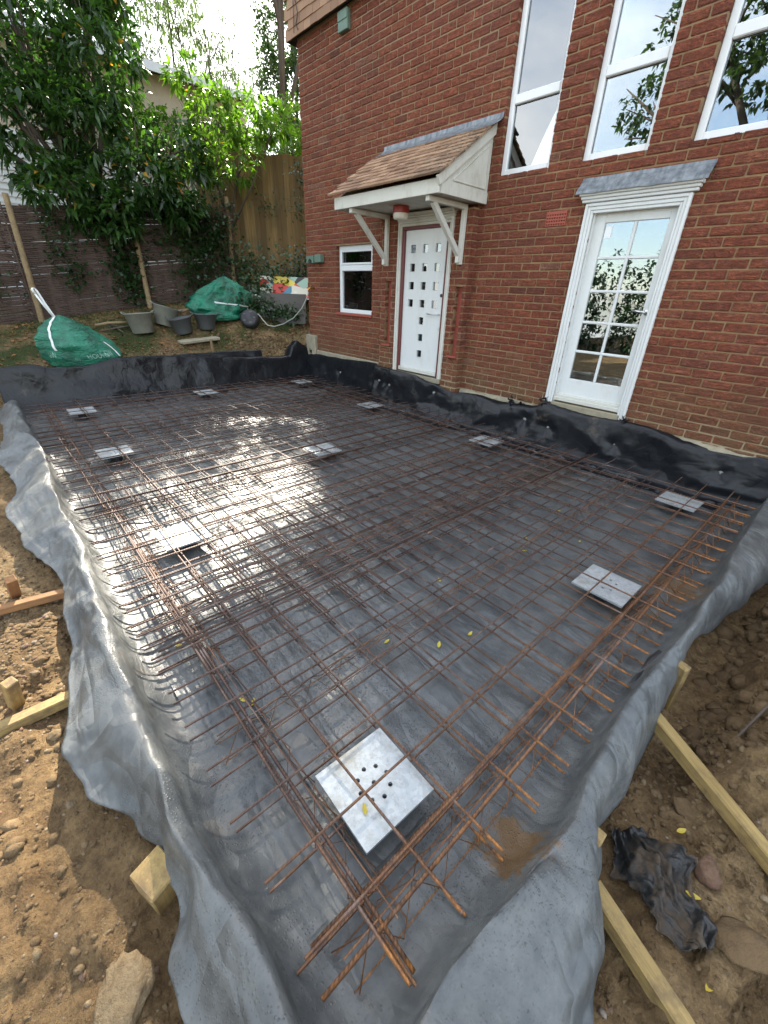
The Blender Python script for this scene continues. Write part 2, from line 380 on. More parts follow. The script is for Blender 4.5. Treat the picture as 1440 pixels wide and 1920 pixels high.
def mat_art():
    t = NT('painted_panel'); P = t.coord('Object'); v = t.n('ShaderNodeTexVoronoi', feature='F1'); 
    t.l(t.map(P, (1,1,1.5)), v.inputs['Vector']); v.inputs['Scale'].default_value = 4.2
    k = t.sep(v.outputs['Color'])[0]
    c = t.ramp(k, [(0,(.55,.05,.03)),(.2,(.08,.22,.30)),(.36,(.7,.55,.08)),(.5,(.65,.62,.5)),(.64,(.6,.07,.05)),(.8,(.30,.45,.35)),(.92,(.03,.03,.03))], 'CONSTANT')
    d = t.mr(v.outputs['Distance'], .14, .16); c = t.mix(d, t.mix(.7, c, (.75,.72,.6)), c)
    return t.set(color=c, rough=.5)

M = dict(brick=mat_brick(), mortar=mat_mortar(), white=mat_paint('white_gloss_paint', (.60,.625,.61), amt=.34), upvc=mat_paint('white_frame', (.66,.69,.69), amt=.14, rough=.3),
  old=mat_paint('weathered_white_paint', (.52,.52,.46), (.27,.25,.17), .75, .7, 5), maroon=mat_paint('maroon_paint', (.115,.022,.020), (.05,.02,.02), .3), redpaint=mat_paint('red_tile_paint', (.28,.062,.038), (.12,.05,.03), .4, .7),
  glass=mat_glass(), lead=mat_lead(), tile=mat_tile(), memb=mat_membrane('black_polythene', .32), membd=mat_membrane('dusty_polythene', .6, .5), membc=mat_membrane('clean_polythene', 0, .0),
  rust=mat_rust(), rustw=mat_rust('rusty_wire', .35), galv=mat_galv(), timber=mat_timber('treated_softwood', (.33,.235,.085), (.21,.14,.048), .45), timberb=mat_timber('brown_softwood', (.30,.15,.055), (.20,.10,.04)),
  post=mat_timber('fence_post_wood', (.27,.20,.10), (.16,.115,.06)), soil=mat_soil(), stone=mat_stone(), bag=mat_bag(), strap=mat_plain('white_webbing', (.72,.75,.74), .7, var=.15),
  black=mat_plain('black_plastic', (.020,.021,.023), .5), tub=mat_plain('dusty_grey_rubber', (.20,.205,.165), .75, var=.5, sc=9), bucket=mat_plain('dusty_black_bucket', (.070,.078,.080), .55, var=.3, sc=9),
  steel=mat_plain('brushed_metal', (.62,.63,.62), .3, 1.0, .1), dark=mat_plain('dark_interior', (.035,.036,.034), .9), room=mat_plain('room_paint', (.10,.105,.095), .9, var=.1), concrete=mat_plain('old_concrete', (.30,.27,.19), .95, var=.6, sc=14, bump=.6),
  greenbox=mat_plain('verdigris_metal', (.115,.185,.140), .6, var=.4), lampred=mat_plain('lamp_red_ring', (.30,.03,.025), .4), lampglass=mat_plain('frosted_lamp', (.62,.60,.52), .4, var=.1),
  laurel=mat_leaf('laurel_leaf', (.016,.042,.011), (.052,.118,.026), .40, .28, .012), bright=mat_leaf('young_leaf', (.045,.10,.014), (.135,.24,.026), .55, .35, .01), far=mat_leaf('far_leaf', (.022,.048,.018), (.060,.10,.035), .35, .5),
  ivy=mat_leaf('ivy_leaf', (.010,.028,.009), (.034,.078,.020), .2, .35), willow=mat_leaf('willow_leaf', (.035,.060,.022), (.10,.14,.055), .4, .5), grass=mat_leaf('grass_blade', (.045,.075,.016), (.13,.15,.035), .3, .6, .06),
  litter=mat_leaf('dead_leaf', (.11,.05,.02), (.30,.14,.04), .15, .7), yellow=mat_leaf('yellow_leaf', (.42,.31,.035), (.55,.45,.07), .2, .5), bark=mat_bark('bark', (.045,.034,.024), (.12,.095,.070)),
  wattle=mat_bark('wattle_rod', (.040,.026,.020), (.120,.082,.062)), boardf=mat_board(), clap=mat_paint('weatherboard_paint', (.66,.70,.72), (.4,.42,.4), .3), cream=mat_paint('cream_render', (.52,.45,.33), (.34,.29,.2), .4),
  slate=mat_plain('slate_board', (.075,.070,.060), .8), art=mat_art(), scrap=mat_scrap(), white_plain=mat_plain('white_sticker', (.75,.77,.77), .6, var=.05), hose=mat_plain('grey_hose', (.33,.34,.31), .5, var=.1))


# ================================================================== GROUND
def gbase(x, y):
    s = -7.72 - x
    bank = .36 + .66*sm(s/2.6) + .12*(min(y, 4.0)+3.5)*min(1.0, max(0.0, s))
    if s < 0: bank = .34
    z_far = lerp(-.09, bank, sm((s+.12)/.16))
    z_front = -.07
    z_right = lerp(-.15, .10, sm((x-.10)/.22)) if y > -3.1 else lerp(-.15, .10, sm((x-.10)/.22))*sm((y+3.45)/.35) + (-.09)*(1-sm((y+3.45)/.35))
    if x < -7.5: z = z_far
    elif x > -.12: z = lerp(-.09, z_right, sm((x+.12)/.1))
    else: z = -.09
    if y < -4.8:
        zf = z_front if x > -7 else lerp(z_front, z_far, sm((-7.0-x)/.9))
        z = lerp(z, zf, sm((-4.8-y)/.12))
    if y > -.02 and x > -7.5: z = lerp(z, .40, sm((y+.02)/.3))
    return z
def gz(x, y):
    z = gbase(x, y)
    inside = (-7.75 < x < -.12) and (-4.82 < y < 0)
    if inside: return z - .01
    near = (x > -8.2 and x < 3 and y > -8 and y < .5)
    n = .030*n3(x*2.3, y*2.3, 1.7) + .016*n3(x*7, y*7, 4.2)
    if near:
        n += .016*abs(n3(x*14, y*14, 2.2)) + .010*n3(x*29, y*29, 8.1)
        if x > -.12:                                        # broken ledges in the dug clay on the right
            n += (.10*sm((n3(x*3.6, y*3.6, 9.3)-.05)*14) + .04*sm((n3(x*8, y*8, 3.3)-.1)*14)) * sm((x-.05)/.2)
        else: n += .035*sm((n3(x*3.1, y*3.1, 5.3)-.12)*7) * sm((-4.95-y)/.1)
    return z + n
def lines(segs):
    out = []
    for a, b, st in segs:
        k = max(1, int(round((b-a)/st))); out += [a + (b-a)*i/k for i in range(k)]
    out.append(segs[-1][1]); return out
gx = lines([(-90,-30,6),(-30,-14,1.2),(-14,-10.6,.2),(-10.6,-7.95,.05),(-7.95,-7.5,.03),(-7.5,-3,.035),(-3,1.2,.016),(1.2,3,.08),(3,10,.8),(10,60,8)])
gy = lines([(-70,-12,5),(-12,-6.5,.5),(-6.5,-5.75,.06),(-5.75,-4.78,.016),(-4.78,-2.2,.026),(-2.2,0.3,.05),(.3,3,.12),(3,14,1),(14,80,8)])
V = np.empty((len(gx)*len(gy), 3), dtype=np.float32); k = 0
for yy in gy:
    for xx in gx:
        V[k] = (xx, yy, gz(xx, yy)); k += 1
nx = len(gx); ii = (np.arange(len(gy)-1)[:,None]*nx + np.arange(nx-1)[None,:]).ravel()
ground = np_mesh('ground', V, np.stack([ii, ii+1, ii+nx+1, ii+nx], 1), M['soil'], smooth=True)
tag(ground, 'bare brown dug soil around the slab, grassy towards the fence', None, kind='structure')

# ================================================================== HOUSE
house = empty('brick_house', (-4, 0, .4), 'red brick house wall with white doors and windows behind the slab', 'house')
ZB, ZT = .36, 4.94
XL, XR = -7.55, 1.6
PITCH, BL = .0793, .2345
# openings in the main wall: x0, x1, z0, z1
W_UP = [(-3.56, -2.945), (-2.615, -1.993), (-1.667, -1.05)]
OPEN = [(a, b, 2.83, 4.70) for a, b in W_UP] + [(-6.63, -5.70, 1.295, 2.29), (-2.36, -1.58, .57, 2.44), (-4.93, -4.05, .57, 2.50)]
PX0, PX1, PY, PZ = -5.36, -3.735, -.12, 2.555        # projecting brick porch surround
SLOTS = [(-5.245, -5.118, .92, 1.785), (-3.905, -3.79, .90, 1.737)]
def cut(rects, op):
    out = []
    ax0, ax1, az0, az1 = op
    for x0, x1, z0, z1 in rects:
        if x1 <= ax0 or x0 >= ax1 or z1 <= az0 or z0 >= az1: out.append((x0,x1,z0,z1)); continue
        if x0 < ax0: out.append((x0, ax0, z0, z1))
        if x1 > ax1: out.append((ax1, x1, z0, z1))
        c0, c1 = max(x0, ax0), min(x1, ax1)
        if z0 < az0: out.append((c0, c1, z0, az0))
        if z1 > az1: out.append((c0, c1, az1, z1))
    return out
BR = []      # bricks: (x0,x1,y0,y1,z0,z1, face axis)
J = .0062
def course(x0, x1, z0, z1, yf, depth, ops, shift):
    k0 = math.floor((x0 - shift)/BL) - 1
    x = shift + k0*BL
    while x < x1:
        r = [(max(x+J, x0), min(x+BL-J, x1), z0+J, z1-J)]
        if r[0][1]-r[0][0] > .02:
            for op in ops: r = cut(r, op)
            for q in r:
                if q[1]-q[0] > .018 and q[3]-q[2] > .02:
                    BR.append((q[0], q[1], yf + random.gauss(0, .0016), yf+depth, q[2], q[3]))
        x += BL
kz = math.floor((ZB-1.8312)/PITCH)
row = kz
while 1.8312 + row*PITCH < ZT:
    z0 = 1.8312 + row*PITCH; z1 = z0 + PITCH
    sh = -1.196 + (0 if row % 2 else .5*BL) + random.gauss(0, .004)
    ops = [(a+.003, b-.003, c+.003, d-.003) for a, b, c, d in OPEN]
    # main wall face, leaving out what stands behind the porch surround
    course(XL, XR, max(z0, ZB), min(z1, ZT), 0.0, .10, ops + [(PX0+.02, PX1-.02, 0, PZ)], sh)
    if z1 < PZ + .02:
        course(PX0, PX1, max(z0, ZB), min(z1, PZ), PY, .10, [(-4.99+.02, -4.01-.02, .3, 2.6)] + [(a,b,c,d) for a,b,c,d in SLOTS], sh+.08)
    row += 1
def proj(p):
    d = Vector(p) - CAM; zc = d.dot(fwd)
    return (d.dot(right)/zc*779.93+720, d.dot(down)/zc*779.93+960, zc)
def vis(b):
    x, y, zc = proj(((b[0]+b[1])/2, b[2], (b[4]+b[5])/2))
    if not (0 < x < 1440 and 0 < y < 1920): return 0
    if x > 1000 and y > 880: return 0
    return (b[1]-b[0])*(b[5]-b[4])/zc**2 * abs(Vector((0,1,0)).dot((Vector((b[0],b[2],b[4]))-CAM).normalized()))
order = sorted(range(len(BR)), key=lambda i: -vis(BR[i]))
rest = MB()
for rank, i in enumerate(order):
    b = BR[i]; a = min(1, max(0, random.gauss(.55, .18)))
    if rank < 300:
        one = MB(); one.bevbox(b[0], b[1], b[2], b[3], b[4], b[5], .0060, a, .0028); one.build('brick', M['brick'], house, attr=True)
    else: rest.bevbox(b[0], b[1], b[2], b[3], b[4], b[5], .0060, a, .0028)
# left return of the house (round the corner) and right flank of the porch surround: header courses
row = kz
while 1.8312 + row*PITCH < PZ:
    z0 = 1.8312 + row*PITCH
    if z0 > ZB: rest.bevbox(PX1-.10, PX1+.001, PY+.101, 0.004, z0+J, min(z0+PITCH-J, PZ), .005, random.random(), .001)
    row += 1
o = rest.build('brickwork', M['brick'], house, attr=True); tag(o, 'the smaller, farther bricks of the wall', kind='stuff')
# mortar core
def core(x0, x1, z0, z1, y0, y1, ops):
    xs = sorted({x0, x1} | {v for o in ops for v in o[:2] if x0 < v < x1}); zs = sorted({z0, z1} | {v for o in ops for v in o[2:] if z0 < v < z1})
    mb = MB()
    for za, zb_ in zip(zs, zs[1:]):
        run = None
        for xa, xb in zip(xs, xs[1:]):
            cx, cz = (xa+xb)/2, (za+zb_)/2
            solid = not any(o[0] < cx < o[1] and o[2] < cz < o[3] for o in ops)
            if solid: run = (run[0], xb) if run else (xa, xb)
            if (not solid or xb == xs[-1]) and run: mb.box(run[0], run[1], y0, y1, za, zb_); run = None
    return mb
core(XL+.012, XR, .1, ZT+.02, .0085, .30, OPEN).build('wall', M['mortar'], house)
core(PX0+.01, -4.985, .1, PZ, PY+.0065, .006, SLOTS).build('porch_wall', M['mortar'], house); core(-4.015, PX1-.008, .1, PZ, PY+.0065, .006, SLOTS).build('porch_wall', M['mortar'], house)
for a, b, c, d in SLOTS:                            # painted tile slips set back in the slots
    mb = MB(); mb.box(a-.004, b+.004, PY+.075, PY+.09, c-.004, d+.004); mb.build('slot_panel', M['redpaint'], house)
    mb = MB(); mb.bevbox(a-.022, b+.022, PY-.028, PY+.07, c-.022, c+.002, .003); mb.build('slot_sill', M['redpaint'], house)
mb = MB(); mb.box(XL+.012, -7.25, .302, 9, .1, ZT); mb.build('side_wall', M['mortar'], house)
mb = MB(); mb.box(-7.2, XR-.01, 3.6, 3.8, .1, ZT); mb.box(-7.2, XR-.01, .31, 3.6, .40, .44); mb.box(-7.2, XR-.01, .31, 3.6, 4.72, 4.8); mb.box(-7.2, XR-.01, .31, 3.6, 2.60, 2.70)
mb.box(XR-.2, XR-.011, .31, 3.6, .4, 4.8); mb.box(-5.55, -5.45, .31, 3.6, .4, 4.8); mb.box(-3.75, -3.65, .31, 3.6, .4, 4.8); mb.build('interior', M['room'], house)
# footing: rough concrete and render at the foot of the wall
mb = MB(); pts = []
nseg = 150
for i in range(nseg+1):
    x = lerp(-3.72, XR, i/nseg); top = .475 + .03*n3(x*3, 1.2) + .012*n3(x*15, 3) - .02*sm((x+1.3)/1.0); out = .035 + .015*n3(x*5, 7) + .008*n3(x*30, 2)
    pts.append((x, top, out))
v = []; f = []
for x, top, out in pts: v += [(x, .02, top+.012), (x, -out*.55, top), (x, -out, top-.03+.01*n3(x*22,5)), (x, -out*1.1, .05)]
for i in range(nseg):
    for k in range(3): f.append((i*4+k, i*4+4+k, i*4+5+k, i*4+1+k))
mb.add(v, f); mb.build('footing', M['concrete'], house)
mb = MB(); mb.bevbox(-7.60, -7.30, -.06, .1, .2, .86, .02, .5, .012); mb.build('footing', M['concrete'], house)
mb = MB(); mb.bevbox(-7.295, PX0-.002, -.03, .05, .2, .60, .012, .5, .008); mb.build('footing', M['concrete'], house)

# ---- windows
def frame_rect(mb, x0, x1, z0, z1, w, y0, y1, b=.006):
    mb.bevbox(x0, x0+w, y0, y1, z0, z1, b); mb.bevbox(x1-w, x1, y0, y1, z0, z1, b)
    mb.bevbox(x0+w-.001, x1-w+.001, y0+.001, y1-.001, z0, z0+w, b); mb.bevbox(x0+w-.001, x1-w+.001, y0+.001, y1-.001, z1-w, z1, b)
for a, b in W_UP:
    mb = MB(); frame_rect(mb, a+.004, b+.012, 2.832, 4.698, .060, .055, .12); fo = mb.build('window', M['upvc'], house)
    mb = MB(); mb.bevbox(a+.062, b-.047, .050, .118, 3.43, 3.51, .008); mb.build('transom', M['upvc'], fo)
    for z0, z1 in ((2.89, 3.432), (3.508, 4.64)):
        mb = MB(); mb.box(a+.060, b-.046, .085, .089, z0-.004, z1+.004); mb.build('pane', M['glass'], fo)
    mb = MB(); mb.box(a+.055, b-.042, .0835, .0845, 2.887, 2.897); mb.box(a+.057, a+.066, .0835, .0845, 2.88, 4.64); mb.box(a+.055, b-.042, .0835, .0845, 3.424, 3.434); mb.build('seal', M['black'], fo)
    mb = MB(); xm = (a+b)/2; mb.box(xm-.02, xm+.012, .0525, .056, 2.842, 2.848); mb.build('drain_slot', M['black'], fo)
# small two-part window left of the porch
a, b, c, d = -6.63, -5.70, 1.295, 2.29
mb = MB(); frame_rect(mb, a+.006, b+.012, c+.002, d, .062, .06, .13); fo = mb.build('window', M['upvc'], house)
mb = MB(); mb.bevbox(a+.066, b-.048, .055, .125, 1.93, 2.02, .008); mb.build('transom', M['upvc'], fo)
mb = MB(); mb.bevbox(a+.066, b-.048, .048, .058, 2.215, 2.228, .003); frame_rect(mb, a+.068, b-.05, 2.02, 2.227, .028, .045, .06, .004); mb.build('sash', M['upvc'], fo)
for z0, z1 in ((c+.06, 1.932), (2.018, d-.06)):
    mb = MB(); mb.box(a+.064, b-.046, .09, .094, z0-.002, z1+.002); mb.build('pane', M['glass'], fo)
mb = MB(); mb.bevbox(a-.01, b+.012, -.022, .058, c-.035, c+.001, .006); mb.build('window_sill', M['redpaint'], house)

# ---- garden door (ten panes) on the right
dx0, dx1, dz0, dz1 = -2.345, -1.595, .60, 2.415
mb = MB(); fr = mb
for k, (w, y) in enumerate(((.028,-.030),(.03,-.020),(.025,-.012))):     # stepped architrave moulding
    o_ = sum((.028,.03,.025)[:k]); 
    mb.bevbox(-2.44+o_, -2.44+o_+w, y, .02, .555, 2.478-o_, .005); mb.bevbox(-1.519-o_-w, -1.519-o_, y, .02, .52, 2.478-o_, .005)
    mb.bevbox(-2.44+o_+w-.002, -1.519-o_-w+.002, y+.001, .02, 2.478-o_-w, 2.478-o_, .005)
fo = mb.build('door_frame', M['white'], house)
mb = MB(); mb.box(-2.357, -2.342, .021, .10, .57, 2.42); mb.box(-1.598, -1.583, .021, .10, .57, 2.42); mb.box(-2.342, -1.598, .021, .10, 2.405, 2.42); mb.build('door_lining', M['white'], fo)
mb = MB()
for i, (z0, z1, y) in enumerate(((2.482,2.507,-.045),(2.507,2.532,-.06),(2.532,2.560,-.08))): mb.bevbox(-2.475-.012*i, -1.484+.012*i, y, .0, z0, z1+.001, .005)
mb.build('cornice', M['white'], fo)
v = []; f = []; nn = 40
for i in range(nn+1):
    t = i/nn; x = lerp(-2.53, -1.42, t); wob = .004*n3(t*9, 3)
    v += [(x, -.004, 2.685+wob), (x, -.010, 2.66), (x, -.088+wob, 2.575), (x, -.096, 2.562), (x, -.098, 2.548+2*wob)]
for i in range(nn):
    for k in range(4): f.append((i*5+k, i*5+5+k, i*5+6+k, i*5+1+k))
mb = MB(); mb.add(v, f); o = mb.build('lead_flashing', M['lead'], fo)
so = o.modifiers.new('s', 'SOLIDIFY'); so.thickness = .004
gx0, gx1, gz0, gz1 = -2.245, -1.673, .838, 2.318
ys, ye = .06, .10
mb = MB(); mb.bevbox(dx0, gx0, ys, ye, dz0, dz1, .004); mb.bevbox(gx1, dx1, ys, ye, dz0, dz1, .004)
mb.bevbox(gx0-.002, gx1+.002, ys+.001, ye-.001, gz1, dz1, .004); mb.bevbox(gx0-.002, gx1+.002, ys+.001, ye-.001, dz0, gz0, .004)
dl = mb.build('door', M['white'], house)
bars = MB(); ph = (gz1-gz0)/5; pw = (gx1-gx0)/2
bars.bevbox((gx0+gx1)/2-.014, (gx0+gx1)/2+.014, ys+.004, ye-.006, gz0, gz1, .006)
for i in range(1, 5): bars.bevbox(gx0, gx1, ys+.003, ye-.005, gz0+i*ph-.013, gz0+i*ph+.013, .006)
bars.build('glazing_bar', M['white'], dl)
for i in range(5):
    for j in range(2):
        mb = MB(); mb.box(gx0+j*pw+.001, gx0+(j+1)*pw-.001, .079, .083, gz0+i*ph+.001, gz0+(i+1)*ph-.001); mb.build('pane', M['glass'], dl)
mb = MB(); mb.bevbox(dx0-.008, dx1+.008, .0, .062, .585, .63, .006); mb.bevbox(dx0-.008, dx1+.008, .02, .062, .625, .66, .008); mb.build('weather_bar', M['old'], dl)
mb = MB(); mb.lathe([(0,.012),(.024,.012),(.026,0),(.026,-.004)], (-1.632, ys-.004, 1.555), 18, tilt=Matrix.Rotation(R(90), 3, 'X')); mb.tube([(-1.632,ys,1.555),(-1.632,ys-.05,1.555),(-1.64,ys-.055,1.556),(-1.755,ys-.055,1.567)], .009, 8); mb.build('handle', M['steel'], dl, smooth=True)
mb = MB(); mb.box(gx0+.012, gx0+.075, .0775, .0785, gz1-.125, gz1-.025); tag(mb.build('sticker', M['white_plain'], dl), 'white blank sticker in the corner of the top pane')
mb = MB(); mb.bevbox(-2.36, -1.58, -.02, .3, .50, .568, .006); mb.build('threshold', M['concrete'], house)

# ---- front door under the porch
fx0, fx1 = -4.99, -4.012
mb = MB()
for k, (w, y) in enumerate(((.03,-.150),(.03,-.140))):
    o_ = .03*k
    mb.bevbox(fx0+o_, fx0+o_+w, y, PY+.02, .565, 2.49-o_, .005); mb.bevbox(fx1-o_-w, fx1-o_, y, PY+.02, .565, 2.49-o_, .005)
    mb.bevbox(fx0+o_+w-.002, fx1-o_-w+.002, y+.001, PY+.02, 2.46-o_, 2.49-o_, .005)
for i, (z0, z1, y) in enumerate(((2.488,2.515,-.155),(2.515,2.54,-.17),(2.54,2.572,-.19))): mb.bevbox(fx0-.01-.01*i, fx1+.01+.01*i, y, PY+.02, z0, z1, .005)
fo = mb.build('door_frame', M['old'], house)
mb = MB(); mb.bevbox(-4.935, -4.885, -.118, .0, .57, 2.432, .004); mb.bevbox(-4.118, -4.068, -.118, .0, .57, 2.432, .004); mb.bevbox(-4.887, -4.116, -.117, .0, 2.392, 2.431, .004); mb.build('door_lining', M['maroon'], fo)
lx0, lx1, lz0, lz1 = -4.884, -4.119, .60, 2.39
LY0, LY1 = -.085, -.045
sq = .098
cols = [lx0+.150, (lx0+lx1)/2-.005, lx1-.160]
zrows = [2.175, 1.955, 1.735, 1.515]
holes = [(cx, z) for z in zrows for cx in cols] + [((lx0+lx1)/2, z) for z in (1.295, 1.075, .855)]
def punched(x0, x1, z0, z1, hs, half, y0, y1):
    xs = sorted({x0, x1} | {c+s*half for c, _ in hs for s in (-1,1)}); zs = sorted({z0, z1} | {c+s*half for _, c in hs for s in (-1,1)})
    bm = bmesh.new(); vd = {}
    def vv(i, j):
        if (i,j) not in vd: vd[(i,j)] = bm.verts.new((xs[i], y0, zs[j]))
        return vd[(i,j)]
    for i in range(len(xs)-1):
        for j in range(len(zs)-1):
            cx, cz = (xs[i]+xs[i+1])/2, (zs[j]+zs[j+1])/2
            if any(abs(cx-h[0]) < half and abs(cz-h[1]) < half for h in hs): continue
            bm.faces.new((vv(i,j), vv(i+1,j), vv(i+1,j+1), vv(i,j+1)))
    r = bmesh.ops.extrude_face_region(bm, geom=list(bm.faces))
    for g in r['geom']:
        if isinstance(g, bmesh.types.BMVert): g.co.y = y1
    bmesh.ops.recalc_face_normals(bm, faces=bm.faces)
    mb = MB(); bm.verts.index_update(); mb.add([v.co.copy() for v in bm.verts], [tuple(v.index for v in fc.verts) for fc in bm.faces]); bm.free(); return mb
dl = punched(lx0, lx1, lz0, lz1, holes, sq/2, LY0, LY1).build('door', M['white'], house)
for cx, cz in holes:
    mb = MB(); mb.box(cx-sq/2-.004, cx+sq/2+.004, -.066, -.062, cz-sq/2-.004, cz+sq/2+.004)
    mb.box(cx-sq/2-.004, cx+sq/2+.004, -.0445, -.043, cz-sq/2-.004, cz+sq/2+.004); mb.build('pane', M['glass'], dl)
    mb = MB(); frame_rect(mb, cx-sq/2-.006, cx+sq/2+.006, cz-sq/2-.006, cz+sq/2+.006, .008, LY0-.004, LY0+.002, .0015); mb.build('bead', M['white'], dl)
mb = MB(); mb.bevbox(lx0-.002, lx1+.002, LY0-.045, LY0+.001, .585, .64, .008); mb.build('weather_bar', M['old'], dl)
mb = MB(); mb.tube([(lx1-.26,LY0,1.395),(lx1-.26,LY0-.03,1.395),(lx1-.25,LY0-.035,1.395),(lx1-.06,LY0-.035,1.395),(lx1-.05,LY0-.03,1.395),(lx1-.05,LY0,1.395)], .007, 8); mb.build('handle', M['steel'], dl, smooth=True)
mb = MB(); mb.lathe([(0,.008),(.02,.008),(.022,0)], (lx1-.04, LY0, 1.625), 16, tilt=Matrix.Rotation(R(90),3,'X')); mb.build('lock', M['black'], dl)
mb = MB(); mb.lathe([(0,.006),(.018,.006),(.02,0)], (lx1-.035, LY0, 1.215), 16, tilt=Matrix.Rotation(R(90),3,'X')); mb.build('lock', M['steel'], dl)
mb = MB(); mb.bevbox(-4.98, -4.02, -.145, .3, .50, .567, .006, .5, .003); mb.build('threshold', M['concrete'], house)

# ---- porch canopy
cx0, cx1, cy0 = -5.52, -3.675, -.83
zb_, ze, zr = 2.585, 2.715, 3.27
mb = MB()
mb.bevbox(cx0, cx1, cy0, cy0+.028, zb_, ze, .004)                              # front fascia
mb.box(cx0+.03, cx1-.03, cy0+.02, -.001, zb_+.015, zb_+.03)                    # soffit board
can = mb.build('porch_canopy', M['old'], house)
for x, s in ((cx0, 1), (cx1, -1)):                                            # triangular cheeks
    mb = MB(); mb.prism([(cy0+.03, zb_), (-.002, zb_), (-.002, zr-.06), (cy0+.03, ze-.01)], 0, x, x+s*.022)
    if s < 0:
        mb.prism([(-.62, zb_+.135), (-.06, zb_+.135), (-.06, zr-.16)], 0, x, x+.006)
        mb.tube([(x+.006,-.62,zb_+.135),(x+.006,-.06,zb_+.135),(x+.006,-.06,zr-.16),(x+.006,-.62,zb_+.135)], .008, 6)
        mb.box(x-.001, x+.012, cy0+.03, -.002, zb_+.001, zb_+.11)
    mb.build('cheek', M['old'], can)
mb = MB(); mb.obox((cx1+.012, (cy0+0)/2, (ze+zr)/2-.012), (.014,0,0), (0,(0-cy0)/2+.03, (zr-ze)/2+.02), (0,-.024,.036)); mb.build('bargeboard', M['old'], can)
sl = Vector((0, 0-cy0, zr-ze)).normalized(); nr = Vector((0, -sl.z, sl.y))
L = math.hypot(0-cy0, zr-ze) - .03; rows = 10; ga = L/rows
tm = MB(); tw = .157
tm.add([(-tw/2,0,0),(tw/2,0,0),(tw/2,ga*1.5,-.010),(-tw/2,ga*1.5,-.010),(-tw/2,0,.020),(tw/2,0,.020),(tw/2,ga*1.5,.004),(-tw/2,ga*1.5,.004)], [(0,3,2,1),(4,5,6,7),(0,1,5,4),(1,2,6,5),(2,3,7,6),(3,0,4,7)])
rot = Matrix(((1,0,0),(0,sl.y,nr.y),(0,sl.z,nr.z))).to_4x4()
meshes = []
for q in range(6):
    mb = MB(); mb.v = tm.v; mb.f = tm.f; mb.a = [q/5]*8
    me = bpy.data.meshes.new('tile'); me.from_pydata(mb.v, [], mb.f); me.materials.append(M['tile'])
    at = me.attributes.new('rnd', 'FLOAT', 'POINT'); at.data.foreach_set('value', np.full(8, q/5, np.float32)); meshes.append(me)
def put_tile(me, loc, rot, parent):
    o = bpy.data.objects.new('tile', me); COL.objects.link(o); o.parent = parent
    o.matrix_basis = Matrix.Translation(Vector(loc) - ROOT[parent.name]) @ rot; return o
for r_ in range(rows):
    base = Vector((0, cy0-.05, ze+.004)) + sl*(r_*ga) + nr*.018
    x = cx0-.06 + (tw/2 if r_ % 2 else 0)
    while x < cx1+.035:
        w = Matrix.Rotation(random.gauss(0, .010), 4, 'Y') @ rot
        put_tile(random.choice(meshes), (x+tw/2 if x+tw < cx1+.06 else cx1+.06-tw/2, base.y+random.gauss(0,.002), base.z+random.gauss(0,.002)), w, can); x += tw+.002
v = []; f = []; nn = 60
for i in range(nn+1):
    t = i/nn; x = lerp(cx0+.045, cx1+.105, t); w_ = .006*n3(t*14, 2)
    v += [(x, -.005, 3.378+w_*.4), (x, -.014, 3.335+w_), (x, -.045+w_, zr+.035), (x, -.150+w_, zr-.022)]
for i in range(nn):
    for k in range(3): f.append((i*4+k, i*4+4+k, i*4+5+k, i*4+1+k))
mb = MB(); mb.add(v, f); o = mb.build('lead_flashing', M['lead'], can); so = o.modifiers.new('s', 'SOLIDIFY'); so.thickness = .004
for bx in (-5.215, -3.858):
    mb = MB(); h = .027
    mb.bevbox(bx-h, bx+h, -.172, -.121, 1.975, zb_+.002, .004); mb.bevbox(bx-h, bx+h, -.80, -.172, zb_-.05, zb_+.001, .004)
    a_, b_ = Vector((bx, -.185, 2.07)), Vector((bx, -.70, zb_-.045)); dv = (b_-a_).normalized()
    mb.obox((a_+b_)/2, (h*.92,0,0), dv*((b_-a_).length/2), Vector((0,-dv.z,dv.y))*.027)
    mb.bevbox(bx-h*.9, bx+h*.9, -.215, -.172, 1.99, 2.085, .005)
    mb.build('bracket', M['old'], can)

# ---- tile-hung upper storey that oversails the corner
mb = MB(); mb.box(XL-.12, XR, -.06, 9, ZT+.03, 7.2); up = mb.build('upper_storey', M['dark'], house)
mb = MB(); mb.box(XL-.14, XR, -.085, -.062, ZT-.015, ZT+.05); mb.box(XL-.14, XL-.122, -.062, 9, ZT-.015, ZT+.05); mb.build('tilting_board', M['dark'], up)
hm = []
hw, hg = .165, .105
for q in range(5):
    mb = MB(); mb.add([(-hw/2,-.022,0),(hw/2,-.022,0),(hw/2,-.008,0),(-hw/2,-.008,0),(-hw/2,-.010,hg*1.3),(hw/2,-.010,hg*1.3),(hw/2,.002,hg*1.3),(-hw/2,.002,hg*1.3)], [(0,3,2,1),(4,5,6,7),(0,1,5,4),(1,2,6,5),(2,3,7,6),(3,0,4,7)])
    me = bpy.data.meshes.new('tile'); me.from_pydata(mb.v, [], mb.f); me.materials.append(M['tile'])
    at = me.attributes.new('rnd', 'FLOAT', 'POINT'); at.data.foreach_set('value', np.full(8, .1+q*.12, np.float32)); hm.append(me)
for r_ in range(7):
    x = XL-.135 + (hw/2 if r_ % 2 else 0)
    while x < -4.6:
        put_tile(random.choice(hm), (x+hw/2, -.088+random.gauss(0,.002), ZT-.02+r_*hg+random.gauss(0,.002)), Matrix.Rotation(random.gauss(0,.01),4,'Y'), up); x += hw+.002
mb = MB(); mb.prism([(-.5,7.15),(9.3,7.15),(4.4,10.4)], 0, XL-.4, XR); mb.build('roof', M['tile'], house)
